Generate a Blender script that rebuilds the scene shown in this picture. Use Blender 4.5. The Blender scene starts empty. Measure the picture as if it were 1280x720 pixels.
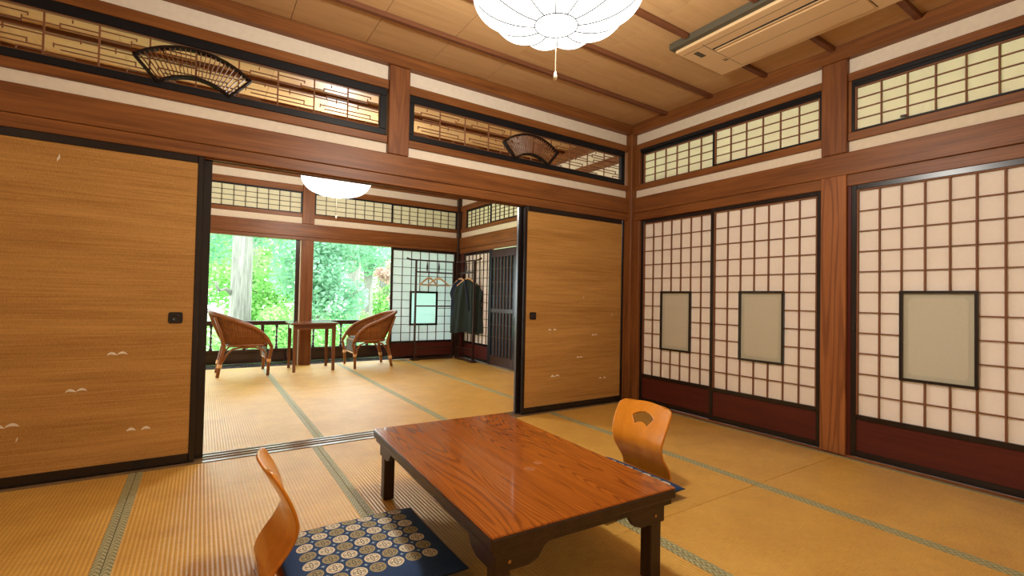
import bpy, bmesh, math, random
import numpy as np
from mathutils import Vector, Matrix, Euler
random.seed(7); rng = np.random.default_rng(7)
PI = math.pi
SC = bpy.context.scene
COL = SC.collection

# ------------------------------------------------------------------ camera
YAW, PITCH, ROLL, FPX = 0.579848, 0.021395, 0.020514, 591.85
cy_, sy_, cp_, sp_ = math.cos(YAW), math.sin(YAW), math.cos(PITCH), math.sin(PITCH)
fwd = Vector((sy_*cp_, cy_*cp_, sp_)); r0 = Vector((cy_, -sy_, 0)); u0 = r0.cross(fwd)
rgt = math.cos(ROLL)*r0 + math.sin(ROLL)*u0; upv = -math.sin(ROLL)*r0 + math.cos(ROLL)*u0
cam = bpy.data.cameras.new('camera'); cam.sensor_width = 36; cam.lens = FPX*36/1280
cam.clip_start = 0.02; cam.clip_end = 500
camo = bpy.data.objects.new('camera', cam); COL.objects.link(camo)
M = Matrix((rgt, upv, -fwd)).transposed().to_4x4(); M.translation = Vector((-3.58108, -3.31762, 0.991834))
camo.matrix_world = M
SC.camera = camo
# ------------------------------------------------------------------ world, exposure
SC.view_settings.view_transform = 'Standard'; SC.view_settings.look = 'None'
SC.view_settings.gamma = 1; SC.view_settings.use_curve_mapping = False
SC.view_settings.exposure = 1.18
W = bpy.data.worlds.new('sky'); SC.world = W; W.use_nodes = True
bg = W.node_tree.nodes['Background']; bg.inputs[0].default_value = (0.80, 0.93, 1.0, 1); bg.inputs[1].default_value = 4.5
SHADE_POWER = 1.8; BULB_WATTS = 76.0
SHADE_COLOR = (1.0, 0.97, 0.90, 1)

# ------------------------------------------------------------------ materials
MATS = {}
def newmat(name):
    m = bpy.data.materials.new(name); m.use_nodes = True
    nt = m.node_tree; b = nt.nodes['Principled BSDF']
    return m, nt, b
def N(nt, t, **kw):
    n = nt.nodes.new(t)
    for k, v in kw.items(): setattr(n, k, v)
    return n
def setin(n, d):
    for k, v in d.items(): n.inputs[k].default_value = v
def coords(nt, scale=(1, 1, 1), jitter=True):
    tc = N(nt, 'ShaderNodeTexCoord'); mp = N(nt, 'ShaderNodeMapping'); mp.inputs['Scale'].default_value = scale
    if jitter:
        oi = N(nt, 'ShaderNodeObjectInfo'); add = N(nt, 'ShaderNodeVectorMath', operation='MULTIPLY_ADD')
        nt.links.new(oi.outputs['Random'], add.inputs[0]); add.inputs[1].default_value = (7.3, 5.1, 9.7)
        nt.links.new(tc.outputs['Object'], add.inputs[2]); nt.links.new(add.outputs[0], mp.inputs[0])
    else:
        nt.links.new(tc.outputs['Object'], mp.inputs[0])
    return mp.outputs[0]
def ramp(nt, fac, stops):
    r = N(nt, 'ShaderNodeValToRGB'); e = r.color_ramp.elements
    while len(e) < len(stops): e.new(0.5)
    for i, (p, c) in enumerate(stops):
        e[i].position = p; e[i].color = (c[0], c[1], c[2], 1)
    nt.links.new(fac, r.inputs[0]); return r.outputs[0]
def wood(key, c1, c2, rough=0.4, axis='X', bold=0.0, dark=None, coat=0.0, ring=9.0, spec=0.3):
    k = (key, axis)
    if k in MATS: return MATS[k]
    m, nt, b = newmat(key + '_' + axis.lower())
    s = {'X': (0.8, 9, 9), 'Y': (9, 0.8, 9), 'Z': (9, 9, 0.8)}[axis]
    v = coords(nt, s)
    n1 = N(nt, 'ShaderNodeTexNoise'); setin(n1, {'Scale': 2.2, 'Detail': 8, 'Roughness': 0.62, 'Distortion': 0.4}); nt.links.new(v, n1.inputs['Vector'])
    s2 = {'X': (0.6, 60, 60), 'Y': (60, 0.6, 60), 'Z': (60, 60, 0.6)}[axis]
    v2 = coords(nt, s2)
    n2 = N(nt, 'ShaderNodeTexNoise'); setin(n2, {'Scale': 2.0, 'Detail': 4}); nt.links.new(v2, n2.inputs['Vector'])
    mx = N(nt, 'ShaderNodeMix', data_type='FLOAT'); mx.inputs[0].default_value = 0.4
    nt.links.new(n1.outputs[0], mx.inputs[2]); nt.links.new(n2.outputs[0], mx.inputs[3])
    colr = ramp(nt, mx.outputs[0], [(0.33, c1), (0.66, c2)])
    hgt = mx.outputs[0]
    if bold > 0:
        s3 = {'X': (0.42, 4.2, 4.2), 'Y': (4.2, 0.42, 4.2), 'Z': (4.2, 4.2, 0.42)}[axis]
        v3 = coords(nt, s3)
        n3 = N(nt, 'ShaderNodeTexNoise'); setin(n3, {'Scale': 1.3, 'Detail': 1.5, 'Distortion': 0.3}); nt.links.new(v3, n3.inputs['Vector'])
        mu = N(nt, 'ShaderNodeMath', operation='MULTIPLY'); mu.inputs[1].default_value = ring*6.283; nt.links.new(n3.outputs[0], mu.inputs[0])
        ad = N(nt, 'ShaderNodeMath', operation='MULTIPLY_ADD'); ad.inputs[1].default_value = 2.4; nt.links.new(n2.outputs[0], ad.inputs[0]); nt.links.new(mu.outputs[0], ad.inputs[2])
        si = N(nt, 'ShaderNodeMath', operation='SINE'); nt.links.new(ad.outputs[0], si.inputs[0])
        f = N(nt, 'ShaderNodeMapRange'); setin(f, {'From Min': 0.15, 'From Max': 1.0}); nt.links.new(si.outputs[0], f.inputs[0])
        f2 = N(nt, 'ShaderNodeMath', operation='MULTIPLY'); f2.inputs[1].default_value = bold; nt.links.new(f.outputs[0], f2.inputs[0])
        mc = N(nt, 'ShaderNodeMix', data_type='RGBA'); nt.links.new(f2.outputs[0], mc.inputs[0]); nt.links.new(colr, mc.inputs[6])
        mc.inputs[7].default_value = (*(dark or [x*0.3 for x in c1]), 1); colr = mc.outputs[2]
    nt.links.new(colr, b.inputs['Base Color'])
    b.inputs['Roughness'].default_value = rough; b.inputs['Specular IOR Level'].default_value = spec
    b.inputs['Coat Weight'].default_value = coat; b.inputs['Coat Roughness'].default_value = 0.05
    bp = N(nt, 'ShaderNodeBump'); setin(bp, {'Strength': 0.25, 'Distance': 0.0015}); nt.links.new(hgt, bp.inputs['Height']); nt.links.new(bp.outputs[0], b.inputs['Normal'])
    MATS[k] = m; return m
WOODS = {
 'cedar':  dict(c1=(0.125, 0.040, 0.011), c2=(0.30, 0.112, 0.029), rough=0.42),
 'post':   dict(c1=(0.15, 0.046, 0.013), c2=(0.27, 0.100, 0.030), rough=0.45, bold=0.35, dark=(0.085, 0.024, 0.007), ring=9),
 'grained': dict(c1=(0.26, 0.085, 0.022), c2=(0.40, 0.150, 0.043), rough=0.45, bold=0.6, dark=(0.13, 0.036, 0.010), ring=9),
 'tableleg': dict(c1=(0.030, 0.015, 0.008), c2=(0.065, 0.034, 0.017), rough=0.35),
 'dado':   dict(c1=(0.075, 0.013, 0.009), c2=(0.115, 0.022, 0.013), rough=0.38),
 'muntin': dict(c1=(0.17, 0.065, 0.025), c2=(0.25, 0.10, 0.040), rough=0.55),
 'darkmuntin': dict(c1=(0.055, 0.025, 0.012), c2=(0.085, 0.040, 0.02), rough=0.55),
 'ceil':   dict(c1=(0.52, 0.31, 0.135), c2=(0.64, 0.405, 0.19), rough=0.5),
 'batten': dict(c1=(0.13, 0.045, 0.018), c2=(0.22, 0.085, 0.036), rough=0.5),
 'darkwood': dict(c1=(0.022, 0.009, 0.006), c2=(0.050, 0.018, 0.010), rough=0.3, coat=0.3),
 'table':  dict(c1=(0.26, 0.062, 0.006), c2=(0.42, 0.115, 0.011), rough=0.22, bold=0.5, dark=(0.09, 0.018, 0.003), coat=0.3, ring=36),
 'ply':    dict(c1=(0.62, 0.205, 0.012), c2=(0.76, 0.275, 0.020), rough=0.3, coat=0.4),
 'side':   dict(c1=(0.10, 0.032, 0.014), c2=(0.17, 0.058, 0.025), rough=0.25, coat=0.5),
 'rattan': dict(c1=(0.15, 0.050, 0.014), c2=(0.31, 0.112, 0.028), rough=0.38),
 'hanger': dict(c1=(0.62, 0.34, 0.14), c2=(0.75, 0.45, 0.22), rough=0.4),
 'bark':   dict(c1=(0.07, 0.065, 0.05), c2=(0.26, 0.245, 0.20), rough=0.9),
 'decking': dict(c1=(0.03, 0.028, 0.028), c2=(0.075, 0.068, 0.065), rough=0.25),
}
def simple(key, col, rough=0.5, metal=0.0, noise=0.0, nscale=40, bump=0.0, coat=0.0, spec=None):
    if key in MATS: return MATS[key]
    m, nt, b = newmat(key); b.inputs['Roughness'].default_value = rough; b.inputs['Metallic'].default_value = metal
    b.inputs['Coat Weight'].default_value = coat
    if spec is not None: b.inputs['Specular IOR Level'].default_value = spec
    v = coords(nt, (1, 1, 1)); n = N(nt, 'ShaderNodeTexNoise'); setin(n, {'Scale': nscale, 'Detail': 5}); nt.links.new(v, n.inputs['Vector'])
    lo = tuple(c*(1-noise) for c in col); hi = tuple(min(1, c*(1+noise)) for c in col)
    nt.links.new(ramp(nt, n.outputs[0], [(0.3, lo), (0.7, hi)]), b.inputs['Base Color'])
    if bump > 0:
        bp = N(nt, 'ShaderNodeBump'); setin(bp, {'Strength': 0.4, 'Distance': bump}); nt.links.new(n.outputs[0], bp.inputs['Height']); nt.links.new(bp.outputs[0], b.inputs['Normal'])
    MATS[key] = m; return m
PLASTER = simple('cream_plaster', (0.82, 0.72, 0.57), 0.9, noise=0.04, nscale=30, bump=0.0008)
LACQUER = simple('black_lacquer', (0.013, 0.008, 0.007), 0.27, noise=0.1)
BLACKBLUE = simple('black_stain', (0.009, 0.009, 0.011), 0.4, noise=0.1, spec=0.25)
BRASS = simple('aged_brass', (0.42, 0.26, 0.10), 0.35, metal=1)
DARKMETAL = simple('dark_metal', (0.05, 0.045, 0.045), 0.35, metal=0.8)
ACBEIGE = simple('beige_plastic', (0.74, 0.50, 0.26), 0.45)
ACDARK = simple('grey_green_trim', (0.085, 0.072, 0.045), 0.6)
WIRE = simple('matt_grey_wire', (0.003, 0.003, 0.003), 1.0, spec=0.0)
FANBROWN = simple('matt_dark_brown', (0.022, 0.012, 0.008), 0.8, noise=0.1, spec=0.1)
CORD = simple('cream_cord', (0.75, 0.62, 0.42), 0.7)
CREAMPAINT = simple('cream_paint_mark', (0.80, 0.70, 0.55), 0.8, noise=0.15, nscale=120)
GREENROBE = simple('dark_green_cloth', (0.016, 0.027, 0.022), 0.95, noise=0.2, nscale=90, bump=0.001)
NAVYROBE = simple('navy_cloth', (0.012, 0.020, 0.05), 0.95, noise=0.2, nscale=90, bump=0.001)
OLIVE = simple('olive_weave', (0.10, 0.075, 0.03), 0.7, noise=0.3, nscale=120, bump=0.002)
CORRIDORGLASS = simple('dark_glass', (0.03, 0.04, 0.05), 0.12, noise=0.2, nscale=3)  # opaque pane: darkness of the corridor behind the door is put into its colour
SILL = simple('worn_sill', (0.24, 0.15, 0.075), 0.2, noise=0.15, nscale=15)
SILLBROWN = simple('worn_brown_sill', (0.22, 0.10, 0.05), 0.3, noise=0.15, nscale=15)

def paper(key, col, trans, tcol=None, alpha=0.0):
    if key in MATS: return MATS[key]
    m, nt, b = newmat(key); out = nt.nodes['Material Output']
    v = coords(nt); n = N(nt, 'ShaderNodeTexNoise'); setin(n, {'Scale': 60, 'Detail': 6, 'Roughness': 0.7}); nt.links.new(v, n.inputs['Vector'])
    cc = ramp(nt, n.outputs[0], [(0.3, tuple(c*0.95 for c in col)), (0.7, col)])
    d = N(nt, 'ShaderNodeBsdfDiffuse'); t = N(nt, 'ShaderNodeBsdfTranslucent'); mx = N(nt, 'ShaderNodeMixShader'); mx.inputs[0].default_value = trans
    nt.links.new(cc, d.inputs[0]); t.inputs[0].default_value = (*(tcol or col), 1)
    nt.links.new(d.outputs[0], mx.inputs[1]); nt.links.new(t.outputs[0], mx.inputs[2]); nt.links.new(mx.outputs[0], out.inputs[0])
    MATS[key] = m; return m
PAPER_MAIN = paper('shoji_paper', (0.92, 0.83, 0.76), 0.08, (0.9, 0.8, 0.65))
PAPER_HIGH = paper('transom_paper', (0.90, 0.86, 0.68), 0.20, (0.85, 0.80, 0.58))
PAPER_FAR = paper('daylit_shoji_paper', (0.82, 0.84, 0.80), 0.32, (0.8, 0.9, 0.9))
FROST = paper('frosted_glass', (0.60, 0.57, 0.45), 0.0)
FROST_EDGE = paper('frosted_glass_bevel', (0.54, 0.52, 0.40), 0.0)
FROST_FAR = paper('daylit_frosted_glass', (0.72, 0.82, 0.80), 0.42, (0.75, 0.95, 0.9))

def emis(key, col, power, pretty=None):
    m, nt, b = newmat(key); out = nt.nodes['Material Output']
    e = N(nt, 'ShaderNodeEmission'); e.inputs[0].default_value = col; e.inputs[1].default_value = power
    nt.links.new(e.outputs[0], out.inputs[0]); return m
def shade_mat():
    m, nt, b = newmat('thin_glowing_paper'); out = nt.nodes['Material Output']
    e = N(nt, 'ShaderNodeEmission'); e.inputs[0].default_value = SHADE_COLOR; e.inputs[1].default_value = SHADE_POWER
    t = N(nt, 'ShaderNodeBsdfTransparent'); mx = N(nt, 'ShaderNodeMixShader'); mx.inputs[0].default_value = 0.5
    nt.links.new(t.outputs[0], mx.inputs[1]); nt.links.new(e.outputs[0], mx.inputs[2]); nt.links.new(mx.outputs[0], out.inputs[0]); return m
SHADE = shade_mat()

def fusuma_mat():
    m, nt, b = newmat('woven_gold_cloth')
    v = coords(nt, (1.2, 1.2, 75)); n = N(nt, 'ShaderNodeTexNoise'); setin(n, {'Scale': 2.0, 'Detail': 6, 'Roughness': 0.7}); nt.links.new(v, n.inputs['Vector'])
    v2 = coords(nt, (0.6, 0.6, 6)); n2 = N(nt, 'ShaderNodeTexNoise'); setin(n2, {'Scale': 1.5, 'Detail': 3}); nt.links.new(v2, n2.inputs['Vector'])
    v3 = coords(nt, (260, 260, 40)); n3 = N(nt, 'ShaderNodeTexNoise'); setin(n3, {'Scale': 1.5, 'Detail': 2}); nt.links.new(v3, n3.inputs['Vector'])
    a = N(nt, 'ShaderNodeMix', data_type='FLOAT'); a.inputs[0].default_value = 0.35; nt.links.new(n.outputs[0], a.inputs[2]); nt.links.new(n2.outputs[0], a.inputs[3])
    a2 = N(nt, 'ShaderNodeMix', data_type='FLOAT'); a2.inputs[0].default_value = 0.25; nt.links.new(a.outputs[0], a2.inputs[2]); nt.links.new(n3.outputs[0], a2.inputs[3])
    nt.links.new(ramp(nt, a2.outputs[0], [(0.36, (0.31, 0.138, 0.030)), (0.60, (0.58, 0.310, 0.088))]), b.inputs['Base Color'])
    b.inputs['Roughness'].default_value = 0.6; b.inputs['Specular IOR Level'].default_value = 0.2
    bp = N(nt, 'ShaderNodeBump'); setin(bp, {'Strength': 0.2, 'Distance': 0.001}); nt.links.new(a2.outputs[0], bp.inputs['Height']); nt.links.new(bp.outputs[0], b.inputs['Normal'])
    return m
FUSUMA = fusuma_mat()

def tatami_mat():
    m, nt, b = newmat('tatami_rush')
    tc = N(nt, 'ShaderNodeTexCoord'); sx = N(nt, 'ShaderNodeSeparateXYZ'); nt.links.new(tc.outputs['Object'], sx.inputs[0])
    mu = N(nt, 'ShaderNodeMath', operation='MULTIPLY'); mu.inputs[1].default_value = 2*PI/0.0155; nt.links.new(sx.outputs[0], mu.inputs[0])
    si = N(nt, 'ShaderNodeMath', operation='SINE'); nt.links.new(mu.outputs[0], si.inputs[0])
    v = coords(nt, (14, 260, 1)); n = N(nt, 'ShaderNodeTexNoise'); setin(n, {'Scale': 1.5, 'Detail': 4, 'Roughness': 0.65}); nt.links.new(v, n.inputs['Vector'])
    v2 = coords(nt, (3, 3, 1)); n2 = N(nt, 'ShaderNodeTexNoise'); setin(n2, {'Scale': 1.2, 'Detail': 5, 'Roughness': 0.7}); nt.links.new(v2, n2.inputs['Vector'])
    a = N(nt, 'ShaderNodeMix', data_type='FLOAT'); a.inputs[0].default_value = 0.45; nt.links.new(n.outputs[0], a.inputs[2]); nt.links.new(n2.outputs[0], a.inputs[3])
    c = ramp(nt, a.outputs[0], [(0.33, (0.50, 0.250, 0.045)), (0.64, (0.76, 0.455, 0.100))])
    # darker groove colour between the warp ribs
    g = N(nt, 'ShaderNodeMapRange'); setin(g, {'From Min': -1.0, 'From Max': -0.3, 'To Min': 0.35, 'To Max': 0.0}); nt.links.new(si.outputs[0], g.inputs[0])
    mc = N(nt, 'ShaderNodeMix', data_type='RGBA'); nt.links.new(g.outputs[0], mc.inputs[0]); nt.links.new(c, mc.inputs[6]); mc.inputs[7].default_value = (0.34, 0.15, 0.035, 1)
    nt.links.new(mc.outputs[2], b.inputs['Base Color']); b.inputs['Roughness'].default_value = 0.40; b.inputs['Specular IOR Level'].default_value = 0.4
    h = N(nt, 'ShaderNodeMath', operation='MULTIPLY_ADD'); h.inputs[1].default_value = 0.4; nt.links.new(n.outputs[0], h.inputs[0]); nt.links.new(si.outputs[0], h.inputs[2])
    bp = N(nt, 'ShaderNodeBump'); setin(bp, {'Strength': 0.5, 'Distance': 0.0012}); nt.links.new(h.outputs[0], bp.inputs['Height']); nt.links.new(bp.outputs[0], b.inputs['Normal'])
    return m
TATAMI = tatami_mat()

def heri_mat():
    m, nt, b = newmat('brocade_border')
    tc = N(nt, 'ShaderNodeTexCoord'); sx = N(nt, 'ShaderNodeSeparateXYZ'); nt.links.new(tc.outputs['Object'], sx.inputs[0])
    def lin(ax, k, ph=0.0):
        q = N(nt, 'ShaderNodeMath', operation='MULTIPLY_ADD'); q.inputs[1].default_value = k; q.inputs[2].default_value = ph; nt.links.new(sx.outputs[ax], q.inputs[0]); return q.outputs[0]
    xx = lin(0, 1/0.031); yy = lin(1, 1/0.052)
    pp = N(nt, 'ShaderNodeMath', operation='PINGPONG'); pp.inputs[1].default_value = 0.5; nt.links.new(xx, pp.inputs[0])
    ad = N(nt, 'ShaderNodeMath', operation='ADD'); nt.links.new(pp.outputs[0], ad.inputs[0]); nt.links.new(yy, ad.inputs[1])
    mu = N(nt, 'ShaderNodeMath', operation='MULTIPLY'); mu.inputs[1].default_value = 4*PI; nt.links.new(ad.outputs[0], mu.inputs[0])
    si = N(nt, 'ShaderNodeMath', operation='SINE'); nt.links.new(mu.outputs[0], si.inputs[0])
    v = coords(nt); n = N(nt, 'ShaderNodeTexNoise'); setin(n, {'Scale': 90, 'Detail': 3}); nt.links.new(v, n.inputs['Vector'])
    f = N(nt, 'ShaderNodeMath', operation='MULTIPLY_ADD'); f.inputs[1].default_value = 0.32; f.inputs[2].default_value = 0.5; nt.links.new(si.outputs[0], f.inputs[0])
    f2 = N(nt, 'ShaderNodeMix', data_type='FLOAT'); f2.inputs[0].default_value = 0.45; nt.links.new(f.outputs[0], f2.inputs[2]); nt.links.new(n.outputs[0], f2.inputs[3])
    nt.links.new(ramp(nt, f2.outputs[0], [(0.35, (0.20, 0.18, 0.085)), (0.6, (0.38, 0.36, 0.18)), (0.75, (0.55, 0.50, 0.27))]), b.inputs['Base Color'])
    b.inputs['Roughness'].default_value = 0.6
    return m
HERI = heri_mat()

def cushion_mat():
    m, nt, b = newmat('navy_roundel_cloth')
    tc = N(nt, 'ShaderNodeTexCoord'); sx = N(nt, 'ShaderNodeSeparateXYZ'); nt.links.new(tc.outputs['Object'], sx.inputs[0])
    def M_(op, a, bb=None, c=None):
        q = N(nt, 'ShaderNodeMath', operation=op)
        for i, w in enumerate((a, bb, c)):
            if w is None: continue
            if isinstance(w, (int, float)): q.inputs[i].default_value = w
            else: nt.links.new(w, q.inputs[i])
        return q.outputs[0]
    S = 0.0625
    u = M_('DIVIDE', M_('ADD', sx.outputs[0], 0.225), S); v = M_('DIVIDE', M_('ADD', sx.outputs[1], 0.189), 0.0625)
    iu, iv = M_('FLOOR', u), M_('FLOOR', v); fu = M_('SUBTRACT', M_('FRACT', u), 0.5); fv = M_('SUBTRACT', M_('FRACT', v), 0.5)
    d = M_('SQRT', M_('ADD', M_('MULTIPLY', fu, fu), M_('MULTIPLY', fv, fv)))
    ang = M_('ARCTAN2', fv, fu)
    par = M_('FLOORED_MODULO', M_('ADD', iu, iv), 2.0)
    def step(x, a, bb):  # 1 where a<x<bb
        return M_('MULTIPLY', M_('GREATER_THAN', x, a), M_('LESS_THAN', x, bb))
    disc = M_('LESS_THAN', d, 0.44)
    dash = M_('GREATER_THAN', M_('SINE', M_('MULTIPLY', ang, 26.0)), 0.2)
    ring1 = M_('MULTIPLY', step(d, 0.365, 0.40), dash)
    ring2 = step(d, 0.29, 0.33)
    pet = M_('ADD', M_('MULTIPLY', M_('COSINE', M_('MULTIPLY', ang, 4.0)), 0.07), 0.17)
    petline = M_('LESS_THAN', M_('ABSOLUTE', M_('SUBTRACT', d, pet)), 0.036)
    pet2 = M_('ADD', M_('MULTIPLY', M_('COSINE', M_('ADD', M_('MULTIPLY', ang, 4.0), PI)), 0.05), 0.09)
    petl2 = M_('LESS_THAN', M_('ABSOLUTE', M_('SUBTRACT', d, pet2)), 0.03)
    ink = M_('MINIMUM', M_('ADD', M_('ADD', ring1, ring2), M_('ADD', petline, petl2)), 1.0)
    ink = M_('MULTIPLY', ink, 0.9)
    # stars between the roundels
    gu = M_('SUBTRACT', M_('FRACT', M_('ADD', u, 0.5)), 0.5); gv = M_('SUBTRACT', M_('FRACT', M_('ADD', v, 0.5)), 0.5)
    au, av = M_('ABSOLUTE', gu), M_('ABSOLUTE', gv)
    st = M_('LESS_THAN', M_('ADD', M_('SQRT', au), M_('SQRT', av)), 0.42)
    inside_u = step(u, 0.0, 7.0); inside_v = step(v, 0.0, 7.0); area = M_('MULTIPLY', inside_u, inside_v)
    star_area = M_('MULTIPLY', step(u, 0.4, 6.6), step(v, 0.4, 6.6))
    up = N(nt, 'ShaderNodeNewGeometry'); sn = N(nt, 'ShaderNodeSeparateXYZ'); nt.links.new(up.outputs['Normal'], sn.inputs[0]); topf = M_('GREATER_THAN', sn.outputs[2], 0.2)
    def mixc(f, a, c):
        q = N(nt, 'ShaderNodeMix', data_type='RGBA'); nt.links.new(f, q.inputs[0])
        for i, w in ((6, a), (7, c)):
            if isinstance(w, tuple): q.inputs[i].default_value = (*w, 1)
            else: nt.links.new(w, q.inputs[i])
        return q.outputs[2]
    n = N(nt, 'ShaderNodeTexNoise'); setin(n, {'Scale': 300, 'Detail': 3}); nt.links.new(tc.outputs['Object'], n.inputs['Vector'])
    navy = ramp(nt, n.outputs[0], [(0.35, (0.007, 0.030, 0.095)), (0.65, (0.014, 0.050, 0.15))])
    rc = mixc(par, (0.80, 0.70, 0.50), (0.40, 0.33, 0.17))
    rc = mixc(ink, rc, (0.035, 0.03, 0.04))
    col = mixc(M_('MULTIPLY', M_('MULTIPLY', st, star_area), topf), navy, (0.33, 0.45, 0.58))
    col = mixc(M_('MULTIPLY', M_('MULTIPLY', disc, area), topf), col, rc)
    nt.links.new(col, b.inputs['Base Color']); b.inputs['Roughness'].default_value = 0.85
    bp = N(nt, 'ShaderNodeBump'); setin(bp, {'Strength': 0.3, 'Distance': 0.0006}); nt.links.new(n.outputs[0], bp.inputs['Height']); nt.links.new(bp.outputs[0], b.inputs['Normal'])
    return m
CUSHION = cushion_mat()

def leafmat(key, c1, c2, tr=0.5):
    m, nt, b = newmat(key); out = nt.nodes['Material Output']
    v = coords(nt); n = N(nt, 'ShaderNodeTexNoise'); setin(n, {'Scale': 1.3, 'Detail': 6, 'Roughness': 0.75}); nt.links.new(v, n.inputs['Vector'])
    c = ramp(nt, n.outputs[0], [(0.35, c1), (0.65, c2)])
    d = N(nt, 'ShaderNodeBsdfDiffuse'); t = N(nt, 'ShaderNodeBsdfTranslucent'); mx = N(nt, 'ShaderNodeMixShader'); mx.inputs[0].default_value = tr
    nt.links.new(c, d.inputs[0]); nt.links.new(c, t.inputs[0]); nt.links.new(d.outputs[0], mx.inputs[1]); nt.links.new(t.outputs[0], mx.inputs[2]); nt.links.new(mx.outputs[0], out.inputs[0])
    return m
LEAF = leafmat('leaf_bright', (0.12, 0.33, 0.07), (0.42, 0.66, 0.24), 0.4)
LEAF2 = leafmat('leaf_cool', (0.12, 0.30, 0.16), (0.38, 0.58, 0.40), 0.4)
LEAFR = leafmat('leaf_rust', (0.42, 0.26, 0.20), (0.66, 0.46, 0.38), 0.3)
GROUND = simple('mossy_ground', (0.30, 0.48, 0.20), 0.95, noise=0.5, nscale=2)

# ------------------------------------------------------------------ builders
def wloc(o):
    v = Vector((0, 0, 0))
    while o is not None: v = v + o.location; o = o.parent
    return v
def link(o, parent=None, wp=(0, 0, 0)):
    COL.objects.link(o)
    if parent is not None:
        o.parent = parent; o.location = Vector(wp) - wloc(parent)
    else: o.location = Vector(wp)
    return o
def tag(o, label=None, cat=None, group=None, kind=None):
    if label: o['label'] = label
    if cat: o['category'] = cat
    if group: o['group'] = group
    if kind: o['kind'] = kind
    return o
def thing(name, loc=(0, 0, 0), label=None, cat=None, group=None, kind=None, parent=None):
    o = bpy.data.objects.new(name, None); o.empty_display_size = 0.1; link(o, parent, loc)
    return tag(o, label, cat, group, kind)
def getmat(m, sx, sy, sz):
    if isinstance(m, str):
        ax = 'X' if sx >= max(sy, sz) else ('Y' if sy >= sz else 'Z')
        w = WOODS[m]; return wood(m, axis=ax, **w)
    return m
BOXES = {}
FACES = [(0, 3, 2, 1), (4, 5, 6, 7), (0, 1, 5, 4), (1, 2, 6, 5), (2, 3, 7, 6), (3, 0, 4, 7)]
def box(name, lo, hi, m, parent=None, bev=0.0, **kw):
    lo = Vector(lo); hi = Vector(hi); c = (lo+hi)/2; s = hi-lo
    s = Vector((abs(s.x), abs(s.y), abs(s.z)))
    mm = getmat(m, *s)
    key = (round(s.x, 4), round(s.y, 4), round(s.z, 4), mm.name, bev)
    if key not in BOXES:
        bm = bmesh.new(); bmesh.ops.create_cube(bm, size=1); bmesh.ops.scale(bm, vec=s, verts=bm.verts)
        if bev: bmesh.ops.bevel(bm, geom=bm.edges[:], offset=bev, segments=2 if bev > 0.004 else 1, affect='EDGES', profile=0.5)
        me = bpy.data.meshes.new(name); bm.to_mesh(me); bm.free(); me.materials.append(mm); BOXES[key] = me
    o = bpy.data.objects.new(name, BOXES[key]); link(o, parent, c)
    return tag(o, **kw)
def meshobj(name, verts, faces, m, parent=None, wp=(0, 0, 0), smooth=False, **kw):
    me = bpy.data.meshes.new(name); me.from_pydata([tuple(v) for v in verts], [], faces); me.update()
    bm = bmesh.new(); bm.from_mesh(me); bmesh.ops.recalc_face_normals(bm, faces=bm.faces[:]); bm.to_mesh(me); bm.free()
    if m: me.materials.append(m)
    if smooth: me.polygons.foreach_set('use_smooth', [True]*len(me.polygons))
    o = bpy.data.objects.new(name, me); link(o, parent, wp); return tag(o, **kw)
class MB:
    def __init__(s): s.v = []; s.f = []
    def add(s, v, f):
        n = len(s.v); s.v += [tuple(x) for x in v]; s.f += [tuple(i+n for i in q) for q in f]
    def box(s, lo, hi, rot=None, piv=None):
        x0, y0, z0 = lo; x1, y1, z1 = hi
        v = [Vector(p) for p in ((x0, y0, z0), (x1, y0, z0), (x1, y1, z0), (x0, y1, z0), (x0, y0, z1), (x1, y0, z1), (x1, y1, z1), (x0, y1, z1))]
        if rot is not None:
            piv = Vector(piv); v = [piv + rot @ (p-piv) for p in v]
        s.add(v, FACES)
    def tube(s, pts, r, n=8, cap=True):
        pts = [Vector(p) for p in pts]; rs = r if isinstance(r, (list, tuple)) else [r]*len(pts)
        base = len(s.v); prev = None
        for i, p in enumerate(pts):
            t = (pts[min(i+1, len(pts)-1)] - pts[max(i-1, 0)]).normalized()
            if prev is None:
                a = Vector((0, 0, 1)) if abs(t.z) < 0.9 else Vector((1, 0, 0)); nx = t.cross(a).normalized()
            else: nx = (prev - t*prev.dot(t)).normalized()
            prev = nx; ny = t.cross(nx)
            for k in range(n):
                a = 2*PI*k/n; s.v.append(tuple(p + (nx*math.cos(a)+ny*math.sin(a))*rs[i]))
        for i in range(len(pts)-1):
            for k in range(n):
                k2 = (k+1) % n; s.f.append((base+i*n+k, base+i*n+k2, base+(i+1)*n+k2, base+(i+1)*n+k))
        if cap:
            s.f.append(tuple(base+k for k in range(n))[::-1]); e = base+(len(pts)-1)*n; s.f.append(tuple(e+k for k in range(n)))
    def lathe(s, prof, c=(0, 0, 0), n=12):
        base = len(s.v)
        for (r, z) in prof:
            for k in range(n):
                a = 2*PI*k/n; s.v.append((c[0]+r*math.cos(a), c[1]+r*math.sin(a), c[2]+z))
        for i in range(len(prof)-1):
            for k in range(n):
                k2 = (k+1) % n; s.f.append((base+i*n+k, base+i*n+k2, base+(i+1)*n+k2, base+(i+1)*n+k))
        s.f.append(tuple(base+k for k in range(n))[::-1]); e = base+(len(prof)-1)*n; s.f.append(tuple(e+k for k in range(n)))
    def build(s, name, m, parent=None, wp=(0, 0, 0), smooth=False, local=False, **kw):
        """vertices given in world space are moved so that the origin sits at their centre (local=True keeps them)"""
        if not local:
            a = np.array(s.v); c = (a.min(0)+a.max(0))/2; v = a-c; wp = tuple(c)
        else: v = s.v
        if isinstance(m, str):
            a = np.array(s.v); d = a.max(0)-a.min(0); m = getmat(m, *d)
        return meshobj(name, v, s.f, m, parent, wp, smooth, **kw)
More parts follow.
